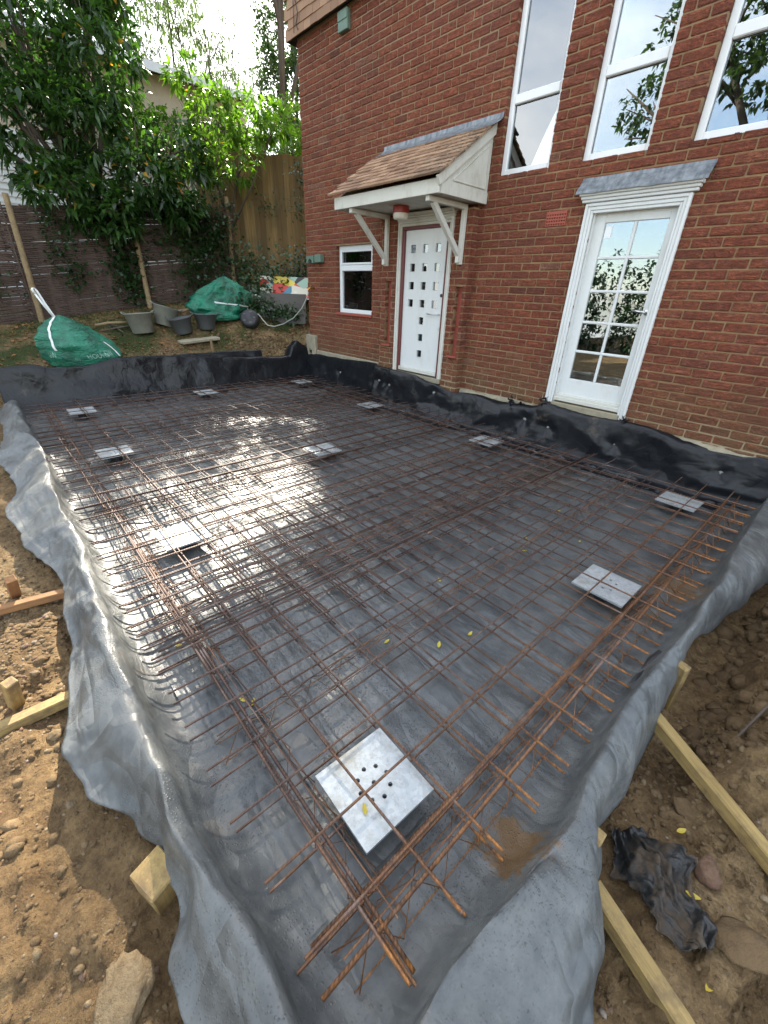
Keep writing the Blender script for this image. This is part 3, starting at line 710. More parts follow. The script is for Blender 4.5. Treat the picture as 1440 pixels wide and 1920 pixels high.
mb = MB(); mb.tube([(-7.35,-.118,5.6),(-7.36,-.125,5.3),(-7.30,-.12,5.12),(-7.36,-.12,5.02),(-7.31,-.118,4.96)], .006, 6); mb.tube([(-7.42,-.118,5.6),(-7.40,-.125,5.2),(-7.42,-.12,4.95)], .005, 6)
mb.build('cable', M['black'], house)

# ---- things fixed to the wall
mb = MB(); fl = []
vent = empty('air_brick', (-2.74, 0, 2.38), 'terracotta air brick with square grid left of the garden door', 'air brick')
hs = [(-2.84+.0275*i, 2.332+.0275*j) for i in range(8) for j in range(4)]
mbv = punched(-2.857, -2.632, 2.318, 2.446, hs, .0075, -.006, .02); mbv.build('grille', M['redpaint'], vent)
mb = MB(); mb.box(-2.86, -2.629, .0105, .024, 2.315, 2.449); mb.build('backing', M['dark'], vent)
pl = empty('porch_light', (-4.62, -.46, 2.6), 'round red and white lamp under the porch roof', 'lamp')
mb = MB(); mb.lathe([(0,0),(.098,0),(.100,-.012),(.100,-.075),(.094,-.078)], (-4.62,-.46,2.598), 28); mb.build('ring', M['lampred'], pl, smooth=False)
mb = MB(); mb.lathe([(.095,-.076),(.095,-.120),(.085,-.138),(.05,-.146),(0,-.148)], (-4.62,-.46,2.598), 28); mb.build('diffuser', M['lampglass'], pl, smooth=True)
gl = empty('wall_lamp', (-7.18, 0, 2.11), 'small green metal box lamp near the left house corner', 'lamp')
mb = MB(); mb.bevbox(-7.16, -6.98, -.09, -.001, 2.055, 2.175, .008); mb.build('box', M['greenbox'], gl)
mb = MB(); mb.prism([(-7.38,2.05),(-7.34,2.05),(-7.33,2.09),(-7.28,2.12),(-7.22,2.09),(-7.21,2.05),(-7.165,2.05),(-7.165,2.165),(-7.38,2.155)], 1, -.11, -.001); mb.build('hood', M['greenbox'], gl)
sb = empty('junction_box', (-6.33, 0, 4.8), 'small green box fixed below the hung tiles', 'box')
mb = MB(); mb.bevbox(-6.43, -6.22, -.06, -.001, 4.70, 4.90, .006); mb.build('case', M['greenbox'], sb); mb = MB(); mb.bevbox(-6.425, -6.225, -.068, -.061, 4.80, 4.895, .003); mb.build('lid', M['greenbox'], sb)
tp = empty('garden_tap', (-7.33, 0, 1.63), 'brass garden tap on the left end of the wall', 'tap')
brass = mat_plain('brass', (.45,.27,.06), .35, .9, .2); M['brass'] = brass
mb = MB(); mb.tube([(-7.33,0,1.66),(-7.33,-.09,1.66),(-7.335,-.12,1.64),(-7.34,-.125,1.60)], .013, 8); mb.build('spout', brass, tp, smooth=True)
mb = MB(); mb.tube([(-7.37,-.07,1.70),(-7.29,-.07,1.70)], .008, 6); mb.tube([(-7.33,-.07,1.66),(-7.33,-.07,1.705)], .007, 6); mb.build('handle', brass, tp)
# ================================================================== MEMBRANE
memb = empty('damp_proof_membrane', (-3.8, -2.4, 0), 'black polythene membrane sheet lining the slab pit, edges draped over timber', 'membrane')
def ridged(x, y, z): return max(0.0, 1 - 1.25*abs(n3(x, y, z)))**3
def catmull(P, n):
    out = []
    for s in range(n+1):
        u = s/n*(len(P)-1); i = min(int(u), len(P)-2); t = u-i
        p0, p1, p2, p3 = P[max(i-1,0)], P[i], P[i+1], P[min(i+2, len(P)-1)]
        out.append(tuple(.5*(2*b + (c-a)*t + (2*a-5*b+4*c-d)*t*t + (3*b-a-3*c+d)*t**3) for a, b, c, d in zip(p0, p1, p2, p3)))
    return out
HT = [random.random() for _ in range(4096)]
def hv(i, j, k): return HT[(i*73 + j*1471 + k*389 + (i*j)*17) % 4096]
def facet(x, y, k):
    """piecewise-flat crumple, 0..1: straight creases between random heights"""
    x += .45*n3(x*.7, y*.7, k+.5); y += .45*n3(x*.7+9, y*.7, k+.5)
    i, j = math.floor(x), math.floor(y); u, v = x-i, y-j
    a, b, c, d = hv(i,j,k), hv(i+1,j,k), hv(i,j+1,k), hv(i+1,j+1,k)
    if hv(i, j, k+7) < .5:
        return a + (b-a)*u + (d-b)*v if u > v else a + (d-c)*u + (c-a)*v
    return a + (b-a)*u + (c-a)*v if u+v < 1 else d + (c-d)*(1-u) + (b-d)*(1-v)
def crest(x, y, z): return max(0.0, 1 - 2.2*abs(n3(x, y, z)))**3
def floor_h(x, y):
    h = .004 + .006*n3(x*1.6, y*1.6, 3) + .014*(facet(x*2.3+y*.8, y*2.6-x*.6, 1)-.4) + .006*(facet(x*6+y*2, y*6.5-x*1.5, 2)-.4) + .014*crest(x*1.0+y*.6, y*1.2-x*.35, 9)*max(0, n3(x*.9, y*.9, 17)+.45) + .010*crest(x*2.6-y*1.1, y*2.1+x*.7, 5) + .006*crest(x*6, y*4.3, 15)
    return max(0.0, min(.036, h))
def strip(name, stations, prof, nt, mat, disp):
    """stations: list of s; prof(s)->control points (3D); disp(s,t,p)->p"""
    V = []
    for s in stations:
        c = catmull(prof(s), nt)
        for k, p in enumerate(c): V.append(disp(s, k/nt, Vector(p)))
    n = nt+1; F = []
    for i in range(len(stations)-1):
        for k in range(nt): F.append((i*n+k, i*n+k+1, i*n+n+k+1, i*n+n+k))
    o = np_mesh(name, np.array([tuple(v) for v in V]), np.array(F), mat, memb, smooth=True)
    md = o.modifiers.new('thickness', 'SOLIDIFY'); md.thickness = .0012; md.offset = 0
    return o
fx = lines([(-7.5,-3,.04),(-3,-.22,.022)]); fy = lines([(-4.66,-3,.022),(-3,-.12,.035)])
V = np.array([(x, y, floor_h(x, y)) for y in fy for x in fx]); nxx = len(fx)
ii = (np.arange(len(fy)-1)[:,None]*nxx + np.arange(nxx-1)[None,:]).ravel()
np_mesh('floor_sheet', V, np.stack([ii, ii+1, ii+nxx+1, ii+nxx], 1), M['memb'], memb, smooth=True)

RID_F = [(-7.6,-4.74),(-6.2,-4.748),(-4.86,-4.724),(-3.5,-4.779),(-2.93,-4.746),(-2.58,-4.777),(-2.0,-4.796),(-1.5,-4.815),(-1.1,-4.813),(-.91,-4.828),(-.68,-4.805),(-.51,-4.777),(-.34,-4.784),(0,-4.79)]
OUT_F = [(-7.6,-4.95),(-6.4,-4.93),(-5.4,-5.05),(-4.6,-4.98),(-4.0,-5.09),(-3.4,-5.02),(-2.8,-4.91),(-2.15,-4.945),(-1.83,-5.005),(-1.5,-5.055),(-1.3,-5.03),(-1.05,-4.93),(-.92,-4.887),(-.74,-4.883),(-.63,-4.945),(-.52,-4.95),(-.3,-4.99),(0,-5.0)]
def prof_f(x):
    yr = itab(RID_F, x); yo = itab(OUT_F, x); zr_ = .20 + .015*n3(x*2.2, 4); zo = .045 + .03*n3(x*1.7, 8)
    h0 = floor_h(x, -4.42) + .0008
    return [(x, -4.42, h0), (x, -4.55, floor_h(x,-4.55)+.003), (x, lerp(-4.55,yr,.55), .022), (x, lerp(-4.55,yr,.84), .085), (x, yr+.020, zr_-.026), (x, yr-.012, zr_), (x, lerp(yr,yo,.36), lerp(zr_,zo,.24)), (x, lerp(yr,yo,.72), lerp(zr_,zo,.70)), (x, yo, zo+.006)]
def disp_f(x, t, p):
    w = sm((t-.12)/.25); far = sm((-2.2-x)/1.4)
    a = .012*ridged(x*1.5+t*1.2, t*2.0-x*.6, 3)*w + .045*(facet(x*3.1+t*1.6, t*3.4-x*.8, 3)-.45)*w + .018*(facet(x*8+t*3, t*9-x*2, 4)-.45)*w + .010*crest(x*2.2+t*2.6, t*2.2-x*.9, 91)*w
    a += .034*far*(facet(x*2.2+t*2, t*2.6, 5)-.4)*w + .020*far*crest(x*1.35+t*2.2, t*1.5, 21)*w
    out = sm((t-.62)/.38)
    p.z += a*(1-.3*out) - .010*w; p.y -= a*.9*(t-.35)*w
    p.y += .012*n3(x*11, 5, 5)*out
    p.x += .02*n3(x*3, t*4, 9)*out
    return p
strip('front_upstand', lines([(-7.62,-3.2,.03),(-3.2,-.05,.014)]), prof_f, 44, M['membd'], disp_f)
RID_R = [(-4.9,-.10),(-4.6,-.118),(-4.45,-.13),(-4.2,-.106),(-3.95,-.09),(-3.69,-.125),(-3.36,-.148),(-3.0,-.14),(-2.55,-.11),(-2.3,-.122),(-1.72,-.09),(-1.2,-.09),(-.58,-.10),(-.1,-.1)]
OUT_R = [(-4.9,.22),(-4.6,.20),(-4.2,.135),(-4.0,.072),(-3.9,.028),(-3.77,-.035),(-3.5,-.02),(-3.2,-.035),(-3.05,-.05),(-2.6,-.085),(-2.3,-.05),(-2.1,-.03),(-1.7,.03),(-1.3,.075),(-.9,.10),(-.1,.12)]
OZ_R = [(-4.9,.02),(-4.2,.03),(-3.95,.0),(-3.75,-.02),(-3.3,-.06),(-3.05,.0),(-2.8,.09),(-2.5,.10),(-2.2,-.02),(-1.5,-.03),(-.1,0)]
def prof_r(y):
    xr = itab(RID_R, y); xo = itab(OUT_R, y); zo = itab(OZ_R, y); zr_ = .205 + .015*n3(y*2.1, 3)
    k = sm((y+2.1)/.6)                                    # towards the wall the flap lies back over the edge
    xr -= .05*k; zr_ -= .02*k
    h0 = floor_h(-.46, y) + .0008
    return [(-.46, y, h0), (-.34, y, floor_h(-.34,y)+.003), (lerp(-.34,xr,.6), y, .020), (lerp(-.34,xr,.87), y, .085), (xr-.006, y, zr_-.012), (xr+.016, y, zr_+.003), (lerp(xr,xo,.55)+.01, y, lerp(zr_,zo,.22)), (lerp(xr,xo,.85)+.006, y, lerp(zr_,zo,.6)), (xo, y, zo)]
def disp_r(y, t, p):
    w = sm((t-.15)/.25); out = sm((t-.6)/.4); c = sm((-3.85-y)/.3)
    a = .008*ridged(y*1.7+t*1.1, t*2.1, 31)*w + .018*(facet(y*3.2+t*1.6, t*3.2-y, 6)-.4)*w + .008*(facet(y*9+t*3, t*8-y*2, 7)-.4)*w
    a += c*(.020*ridged(y*2.4-t*2.6, t*2.2+y, 41) + .085*(facet(y*4.6-t*4, t*5.2+y, 8)-.3) + .040*(facet(y*9-t*8, t*10, 9)-.4))*w
    k = sm((y+2.1)/.6); a += k*.022*ridged(y*3+t*3, t*3, 51)*w
    p.z += a*(1-.4*out); p.x += a*.5*out + .010*n3(y*9, 3, 7)*out
    return p
strip('right_upstand', lines([(-4.88,-2.2,.014),(-2.2,-.04,.026)]), prof_r, 40, M['membd'], disp_r)
TOP_W = [(-7.5,.55),(-7.3,.53),(-6.5,.54),(-6.1,.56),(-5.6,.585),(-5.0,.575),(-4.5,.565),(-4.15,.51),(-3.72,.44),(-3.36,.458),(-3.0,.44),(-2.56,.475),(-2.40,.545),(-2.2,.53),(-1.886,.505),(-1.6,.515),(-1.507,.535),(-1.3,.53),(-1.095,.505),(-.9,.465),(-.665,.436),(-.45,.44),(-.308,.47),(0.1,.50)]
def wy(x): return -.045 + (-.12)*sm((x+5.48)/.12)*(1-sm((x+3.72)/.12))
FIX = [(-6.47,.30),(-5.25,.36),(-5.0,.33),(-4.05,.38),(-2.62,.30),(-2.30,.27),(-1.52,.27),(-.55,.26)]
def prof_w(x):
    y0 = wy(x); tp_ = itab(TOP_W, x)
    return [(x, y0-.36, floor_h(x, y0-.36)+.0008), (x, y0-.24, floor_h(x,y0-.24)+.002), (x, y0-.13, .02), (x, y0-.065, .09), (x, y0-.035, .20), (x, y0-.018, .34), (x, y0-.004, tp_-.03), (x, y0+.012, tp_)]
def disp_w(x, t, p):
    w = sm((t-.2)/.3); e = 1-sm((t-.8)/.2)*.7
    a = .030*ridged(x*.85+t*1.1, t*1.5-x*.35, 61)*w*e + .050*(facet(x*2.0-t*1.4, t*2.6+x*.6, 10)-.3)*w*e + .016*(facet(x*5+t*3, t*6-x, 11)-.4)*w*e
    for fxx, fz in FIX:                                     # the sheet is pulled in at every fixing
        r = math.hypot(p.x-fxx, (p.z-fz)*1.3); a *= sm(r/.16)*.9+.1
        an = math.atan2(p.z-fz, p.x-fxx); a += .010*max(0, math.cos(an*4+fxx*9))*sm(r/.05)*(1-sm((r-.08)/.2))
    p.y -= a; p.z += .008*n3(x*4, 8, 2)*sm((t-.8)/.2) + .006*n3(x*21, 1, 2)*sm((t-.9)/.1)
    return p
strip('wall_upstand', lines([(-7.56,-3.0,.03),(-3.0,.06,.018)]), prof_w, 34, M['membc'], disp_w)
TOP_L = [(-4.9,.56),(-4.76,.59),(-4.45,.60),(-4.2,.54),(-3.9,.53),(-3.46,.60),(-3.1,.62),(-2.79,.60),(-2.2,.56),(-1.76,.53),(-1.2,.50),(-.7,.47),(-.5,.48),(-.40,.66),(-.3,.74),(-.15,.66),(0,.58)]
def prof_l(y):
    tp_ = itab(TOP_L, y)
    return [(-7.22, y, floor_h(-7.22,y)+.0008), (-7.34, y, .012), (-7.44, y, .05), (-7.50, y, .16), (-7.545, y, .34), (-7.575, y, tp_-.03), (-7.61, y, tp_), (-7.70, y, tp_-.015), (-7.80, y, tp_-.09)]
def disp_l(y, t, p):
    w = sm((t-.15)/.25); 
    a = .028*ridged(y*.9+t*1.6, t*1.8, 71)*w + .050*(facet(y*2.1-t*1.8, t*2.8+y*.5, 12)-.3)*w + .018*(facet(y*5-t*3, t*6, 13)-.4)*w
    p.x += a*.9*(1-sm((t-.7)/.2)); p.z += a*.35*w
    return p
strip('far_upstand', lines([(-4.86,-.02,.025)]), prof_l, 36, M['membc'], disp_l)
# second lap of sheet lying behind the far upstand
def prof_l2(y):
    tp_ = .60 + .03*n3(y*2, 4); return [(-7.64, y, .30), (-7.66, y, .45), (-7.68, y, tp_-.02), (-7.72, y, tp_+.012), (-7.84, y, tp_-.05)]
def disp_l2(y, t, p): p.x += .03*n3(y*2.3, t*3, 6); p.z += .02*n3(y*3.1, t*2, 9)*t; return p
strip('far_lap', lines([(-3.5,-1.0,.03)]), prof_l2, 16, M['membc'], disp_l2)
# washers that pin the sheet to the wall, and tape bunches at the door jambs
for k, (x, z) in enumerate(FIX):
    mb = MB(); y0 = wy(x) - .03
    t_ = Matrix.Rotation(R(90), 3, 'X')
    mb.lathe([(0,.006),(.008,.006),(.009,.002),(.021,.002),(.022,0),(.022,-.02)], (x, y0, z), 16, tilt=t_); mb.build('washer', M['steel'], memb)
for x, z in ((-2.43,.545),(-1.50,.525),(-2.85,.47),(-2.72,.47),(-7.42,.57)):
    mb = MB(); V_ = []
    for q in range(26):
        c = Vector((x+random.gauss(0,.022), -.06+random.gauss(0,.012), z+random.gauss(0,.028)-.01)); u = Vector((random.gauss(0,1),random.gauss(0,.5),random.gauss(0,1))).normalized()*.026; w_ = Vector((random.gauss(0,1),random.gauss(0,1),random.gauss(0,1))).normalized()*.014
        mb.add([c-u-w_, c+u-w_*.4, c+u*.8+w_, c-u*.7+w_*.8], [(0,1,2,3)])
    tag(mb.build('tape', M['membc'], memb), kind='stuff')

# torn hole in the right upstand: two black tongues of sheet standing up
for k, pts in enumerate(([(-.192,-3.14),(-.188,-3.05),(-.170,-3.02),(-.168,-3.08),(-.176,-3.13)], [(-.186,-3.01),(-.190,-2.90),(-.172,-2.83),(-.152,-2.86),(-.162,-2.93),(-.176,-2.99)])):
    mb = MB(); c_ = [sum(p[q] for p in pts)/len(pts) for q in (0,1)]
    v = [(p[0], p[1], .135 + 1.1*(p[0]+.19)) for p in pts] + [(c_[0], c_[1], .165)]
    mb.add(v, [(i, (i+1) % len(pts), len(pts)) for i in range(len(pts))]); mb.build('torn_tongue', M['black'], memb)
# ================================================================== SHUTTER BOARDS AND TIMBER
def timber(name, a, b, w, h, mat, label, cat='timber', group=None, roll=0.0, bev=.004):
    a, b = Vector(a), Vector(b); d = b-a; L = d.length
    mb = MB(); mb.bevbox(-L/2, L/2, -w/2, w/2, -h/2, h/2, bev, .5, .0012)
    me_o = mb.build(name, mat); me_o.location = (a+b)/2
    me_o.rotation_euler = (d.to_track_quat('X', 'Z') @ Euler((roll,0,0)).to_quaternion()).to_euler()
    return tag(me_o, label, cat, group)
timber('shutter_board', (-7.3,-4.80,.0), (-.14,-4.815,.0), .024, .20, M['timberb'], 'long brown shutter board under the front edge of the membrane', 'board')
timber('shutter_board', (-.098,-4.75,.045), (-.098,-.3,.045), .024, .20, M['timber'], 'long shutter board under the right edge of the membrane', 'board')
timber('timber_rail', (-2.85,-5.60,-.03), (-2.72,-4.87,-.02), .05, .045, M['timberb'], 'brown rail on the soil behind the left stake, farther from camera', 'timber')
timber('timber_stake', (-2.98,-5.148,-.12), (-2.80,-5.118,.14), .05, .045, M['timberb'], 'short brown square stake beside the farther rail at the left edge', 'stake')
timber('timber_rail', (-1.88,-5.75,-.035), (-1.865,-4.90,-.03), .055, .05, M['timber'], 'yellow rail on the soil at the left edge, nearer the camera', 'timber')
timber('timber_stake', (-2.03,-5.215,-.12), (-1.98,-5.19,.10), .05, .048, M['timber'], 'short yellow square stake beside the nearer left rail', 'stake')
timber('timber_post', (-.93,-4.925,-.28), (-.875,-4.925,.075), .095, .11, M['timber'], 'thick sawn post end poking out under the front membrane', 'post', roll=.3)
timber('timber_rail', (-.10,-3.12,.05), (.85,-3.62,-.045), .05, .062, M['timber'], 'yellow batten bracing the right shutter, farther one, running to the right edge', 'timber')
timber('timber_rail', (.02,-3.92,.02), (.80,-4.17,-.06), .05, .062, M['timber'], 'yellow batten at the bottom right, nearer the camera', 'timber')
timber('timber_stake', (-.055,-2.84,-.3), (-.060,-2.86,.165), .055, .045, M['timber'], 'stake standing against the right shutter where the membrane lifts', 'stake')
timber('timber_stake', (-.022,-3.86,-.3), (-.030,-3.86,.165), .055, .05, M['timber'], 'splintered stake top at the fold of the corner flap', 'stake')
timber('timber_stake', (-8.13,-1.72,.30), (-8.16,-1.73,.78), .035, .03, M['post'], 'thin wooden stake standing in the soil beyond the far edge', 'stake')

# ================================================================== REINFORCEMENT
BAR_ME = {}
def bar_mesh(L, r=.0050):
    key = (round(L,1), r, random.randrange(4))
    if key not in BAR_ME:
        g_ = lambda: random.gauss(0, .0035)
        mb = MB(); mb.tube([(-L/2,0,0),(-L/4,g_(),g_()),(0,g_(),g_()),(L/4,g_(),g_()),(L/2,0,0)], r, 6); me = bpy.data.meshes.new('bar'); me.from_pydata(mb.v, [], mb.f); me.materials.append(M['rust']); me.shade_smooth()
        me.set_sharp_from_angle(angle=R(50)); BAR_ME[key] = me
    return BAR_ME[key]
def put_bar(parent, a, b, r=.0050, name='bar'):
    a, b = Vector(a), Vector(b); d = b-a
    o = bpy.data.objects.new(name, bar_mesh(d.length, r)); COL.objects.link(o); o.parent = parent
    o.location = (a+b)/2 - ROOT[parent.name]; o.rotation_euler = d.to_track_quat('X', 'Z').to_euler(); return o
ys = [-4.527 + .204*k for k in range(21)]; xs_all = [-.394 - .2065*k for k in range(35)]
where = ['at the right edge nearest the camera', 'second from the right edge', 'third from the right edge, middle of the slab', 'at the far left end of the slab']
SHEETS = [(-2.59,-.19), (-3.83,-1.415), (-5.85,-3.40), (-7.42,-5.42)]
for lay, (zt, word) in enumerate(((.150,'upper'), (.050,'lower'))):
    for k, (xa, xb) in enumerate(SHEETS):
        j = lambda s: random.gauss(0, s)
        off = .028*(k % 2); dz = -.013*(k % 2)
        sh = empty('steel_mesh_sheet', ((xa+xb)/2, -2.45, zt), f'{word} rusty steel reinforcement mesh sheet, {where[k]}', 'steel mesh', 'reinforcement mesh sheets on the slab')
        for y in ys:
            yy = y + off + j(.003) + (.035 if lay else 0)
            put_bar(sh, (xa+j(.006), yy+j(.004), zt+dz+j(.0015)), (xb+j(.006), yy+j(.004), zt+dz+j(.0015)))
        for x in xs_all:
            if xa+.05 < x < xb-.05:
                xx = x - off*1.1 + j(.003) - (.012 if lay else 0)
                put_bar(sh, (xx+j(.004), -4.70+j(.01), zt+dz+.0115+j(.001)), (xx+j(.004), -.185+j(.01), zt+dz+.0115+j(.001)))
# loose lacing bars bundled along the two open edges
lace = [((-.315,-4.70,.138),(-.335,-.20,.138),'loose rebar tied beside the right edge bars, outermost'), ((-.43,-4.66,.060),(-.42,-.22,.06),'loose rebar low along the right edge of the mesh'),
        ((-2.9,-4.49,.138),(-.20,-4.50,.137),'loose rebar along the front edge, ending at the near corner'), ((-7.3,-4.12,.137),(-2.1,-4.11,.137),'loose rebar lapped along the front edge of the far sheets'),
        ((-3.35,-4.60,.163),(-3.25,-.9,.163),'thick doubled rebar crossing the slab beside the middle plate'), ((-1.68,-4.66,.164),(-1.66,-.3,.164),'thick rebar laid across the slab on top of the upper mesh')]
for a, b, lab in lace:
    mb = MB(); mb.tube([a, [ (p+q)/2+random.gauss(0,.004) for p, q in zip(a, b)], b], .0068, 7); o = mb.build('loose_rebar', M['rust'], smooth=True); tag(o, lab, 'rebar', 'loose lacing bars')
# wire bar spacers between the two meshes
def spacer(a, b, label):
    a, b = Vector(a), Vector(b); d = (b-a); L = d.length; d.normalize(); n = Vector((-d.y, d.x, 0)); zt = .140; w = .045
    root = empty('wire_bar_spacer', ((a+b)/2).to_tuple(), label, 'bar spacer', 'lattice wire spacers between the meshes')
    mb = MB(); mb.tube([a+Vector((0,0,zt)), (a+b)/2+Vector((0,0,zt))+n*random.gauss(0,.01), b+Vector((0,0,zt))], .0030, 5); mb.build('top_wire', M['rustw'], root)
    for s in (-1, 1):
        mb = MB(); mb.tube([a+n*w*s+Vector((0,0,.036)), b+n*w*s+Vector((0,0,.036))], .0026, 5); mb.build('bottom_wire', M['rustw'], root)
        pts = []; k = 0; st = .085
        while k*st < L:
            base = a + d*(k*st) + d*random.gauss(0,.004); pts.append(base + (Vector((0,0,zt)) if k % 2 else n*w*1.25*s + Vector((0,0,.034)))); k += 1
        mb = MB(); mb.tube(pts, .0021, 4, cap=False); mb.build('lattice_wire', M['rustw'], root)
for k, x in enumerate((-.335, -1.13, -1.93, -2.74, -3.55, -4.37, -5.2, -6.05, -6.92)):
    spacer((x,-4.62,0), (x+random.gauss(0,.02),-.30,0), ['zigzag wire spacer along the right edge','zigzag wire spacer one metre in from the right edge','third wire spacer from the right edge','fourth wire spacer from the right edge','fifth wire spacer from the right edge, across the middle','sixth wire spacer from the right edge','seventh wire spacer from the right edge','second wire spacer from the far end','wire spacer nearest the far end of the slab'][k])
spacer((-4.2,-4.46,0), (-.30,-4.46,0), 'zigzag wire spacer along the front edge, near half')
spacer((-7.3,-4.44,0), (-4.25,-4.46,0), 'zigzag wire spacer along the front edge, far half')

# ---- galvanised bearing plates on pile heads
def plate(x, y, label, rz=0.0, zt=.118):
    root = empty('bearing_plate', (x, y, 0), label, 'steel plate', 'galvanised plates on the pile heads')
    root.rotation_euler[2] = rz
    bm = bmesh.new(); h = .149; loops = []
    def ring(pts):
        vs_ = [bm.verts.new((p[0], p[1], 0)) for p in pts]; return [bm.edges.new((vs_[i], vs_[(i+1) % len(vs_)])) for i in range(len(vs_))]
    es = ring([(-h,-h),(h,-h),(h,h),(-h,h)])
    for q in range(9):
        cx, cy = (0, 0) if q == 8 else (.058*math.cos(q*math.pi/4), .058*math.sin(q*math.pi/4))
        es += ring([(cx+.0085*math.cos(t*math.pi/5), cy+.0085*math.sin(t*math.pi/5)) for t in range(10)])
    bmesh.ops.triangle_fill(bm, use_beauty=True, edges=es)
    r = bmesh.ops.extrude_face_region(bm, geom=list(bm.faces))
    for g in r['geom']:
        if isinstance(g, bmesh.types.BMVert): g.co.z -= .012
    bmesh.ops.recalc_face_normals(bm, faces=bm.faces)
    mb = MB(); bm.verts.index_update(); mb.add([(v.co.x+x, v.co.y+y, v.co.z+zt) for v in bm.verts], [tuple(v.index for v in fc.verts) for fc in bm.faces]); bm.free()
    mb.build('plate', M['galv'], root)
    mb = MB(); mb.lathe([(.055,0),(.055,zt-.013),(.0,zt-.013)], (x,y,0), 20); mb.build('pile_head', M['black'], root, smooth=False)
    return root
for x, y, lab in ((-.622,-4.27,'galvanised plate with a yellow leaf, nearest the camera'), (-.575,-2.435,'mud-stained galvanised plate at the right edge, middle of that side'), (-.667,-.685,'galvanised plate at the right edge close to the house wall'), (-2.72,-.69,'galvanised plate by the house wall below the front door side'),
    (-2.742,-4.20,'bright sunlit plate near the front edge, second from the camera'), (-4.80,-4.165,'sunlit plate near the front edge, third from the camera'), (-3.62,-2.43,'sunlit plate in the middle of the slab'), (-6.77,-4.12,'plate in the far left corner by the front edge'),
    (-7.0,-2.38,'plate at the far end, middle of that side'), (-6.93,-.62,'plate in the far corner beside the house'), (-4.85,-.70,'plate by the house wall in front of the front door')):
    plate(x, y, lab, random.gauss(0,.02))

# ================================================================== FOREGROUND SOIL DETAIL
def rock(mb, c, s, a, sub=1, flat=.7, seed=None):
    bm = bmesh.new(); bmesh.ops.create_icosphere(bm, subdivisions=sub, radius=1.0); sd = random.random()*100 if seed is None else seed
    rot = Euler((random.uniform(-.4,.4), random.uniform(-.4,.4), random.random()*6)).to_matrix()
    vs_ = []; planes = []
    for q_ in range(12):
        pv = Vector((random.gauss(0,1),random.gauss(0,1),random.gauss(0,1))).normalized(); planes.append((pv, random.uniform(.38,.72) if sub < 3 else random.uniform(.68,1.0)))
    for v in bm.verts:
        q = v.co.copy(); d = 1 + .45*n3(q.x*1.3+sd, q.y*1.3, q.z*1.3) + .16*n3(q.x*3.5+sd, q.y*3.5, q.z*3.5)
        q = q*d
        for pn_, pd_ in planes:
            e_ = q.dot(pn_) - pd_
            if e_ > 0: q = q - pn_*e_
        if sub > 2: q *= 1 + .16*n3(q.x*4+sd, q.y*4, q.z*4) + .09*n3(q.x*9+sd, q.y*9, q.z*9)
        q = Vector((q.x*1.15, q.y*.9, q.z*flat))*s; vs_.append(Vector(c) + rot @ q)
    bm.verts.index_update(); mb.add(vs_, [tuple(v.index for v in fc.verts) for fc in bm.faces], a); bm.free()
# template rocks for the gravel, scattered as one mass
TPL = []
for q in range(10):
    t_ = MB(); rock(t_, (0,0,0), 1.0, 0, 1, .75); TPL.append((np.array([tuple(v) for v in t_.v]), np.array(t_.f)))
def scatter(name, n, pick, smin, smax, label, amax=1.0, pw=3.0):
    Vs = []; Fs = []; As = []; o_ = 0
    for q in range(n):
        x, y = pick(); s = smin*(smax/smin)**(random.random()**pw)
        if -7.75 < x < -.03 and y > -4.87 : continue
        tv, tf = random.choice(TPL); an = random.random()*6.28; ca, sa = math.cos(an), math.sin(an)
        P = tv*s; P = np.stack([P[:,0]*ca-P[:,1]*sa, P[:,0]*sa+P[:,1]*ca, P[:,2]], 1) + np.array([x, y, gz(x,y)-s*.12])
        Vs.append(P); Fs.append(tf+o_); o_ += len(P); As.append(np.full(len(P), min(1,random.random()*amax)))
    o = np_mesh(name, np.concatenate(Vs), np.concatenate(Fs), M['stone'], attr=np.concatenate(As)); tag(o, label, kind='stuff'); return o
def pf():
    x = -.2 - 5.5*random.random()**1.6; return x, -4.87 - .75*random.random()
def pfc():                                                  # denser gravel bed by the left rails
    return random.gauss(-2.45, .38), -5.17 + random.gauss(0, .14)
def pr(): return -.05 + .75*random.random(), -4.75 + 4.2*random.random()**1.3
def prc(): return random.gauss(.10,.12), random.gauss(-3.35,.22)
scatter('gravel', 6500, pf, .003, .020, 'small stones and crumbs of soil strewn left of the membrane')
scatter('gravel', 900, pfc, .008, .030, 'bed of broken stones around the left stakes', pw=1.2)
scatter('gravel', 5500, pr, .003, .018, 'small stones and crumbs of soil right of the membrane')
scatter('gravel', 300, prc, .008, .032, 'loose clods and pebbles beside the right shutter', .75, 1.2)
def pb(): return random.gauss(.24,.10), -3.1 + 1.5*random.random()
def pfl(): return -.45 - 2.6*random.random(), -4.95 - .6*random.random()
scatter('clods', 420, pb, .012, .085, 'broken clods of clay along the right bank', .45, 1.8)
scatter('clods', 260, pfl, .010, .050, 'crumbly lumps of soil left of the membrane', .6, 2.2)
def stone_thing(name, x, y, s, a, label, cat, flat=.7, sub=3, dz=0.0):
    mb = MB(); rock(mb, (x, y, gz(x,y)+s*.2+dz), s, a, sub, flat); o = mb.build(name, M['stone'], attr=True, smooth=True); return tag(o, label, cat)
stone_thing('stone', -.70, -5.075, .080, .72, 'large crumbly pale clod at the bottom left, below the sawn post', 'stone', .35)
stone_thing('stone', .255, -3.60, .045, .93, 'reddish angular stone beside the torn black scrap', 'stone', .6)
stone_thing('stone', .17, -3.36, .05, .3, 'broad brown clod under the right batten', 'stone', .4)
stone_thing('stone', .36, -3.75, .07, .35, 'flat crust of clay under the middle of the batten', 'stone', .25)
stone_thing('stone', -2.62, -5.02, .028, .75, 'grey stone by the farther left rail', 'stone')
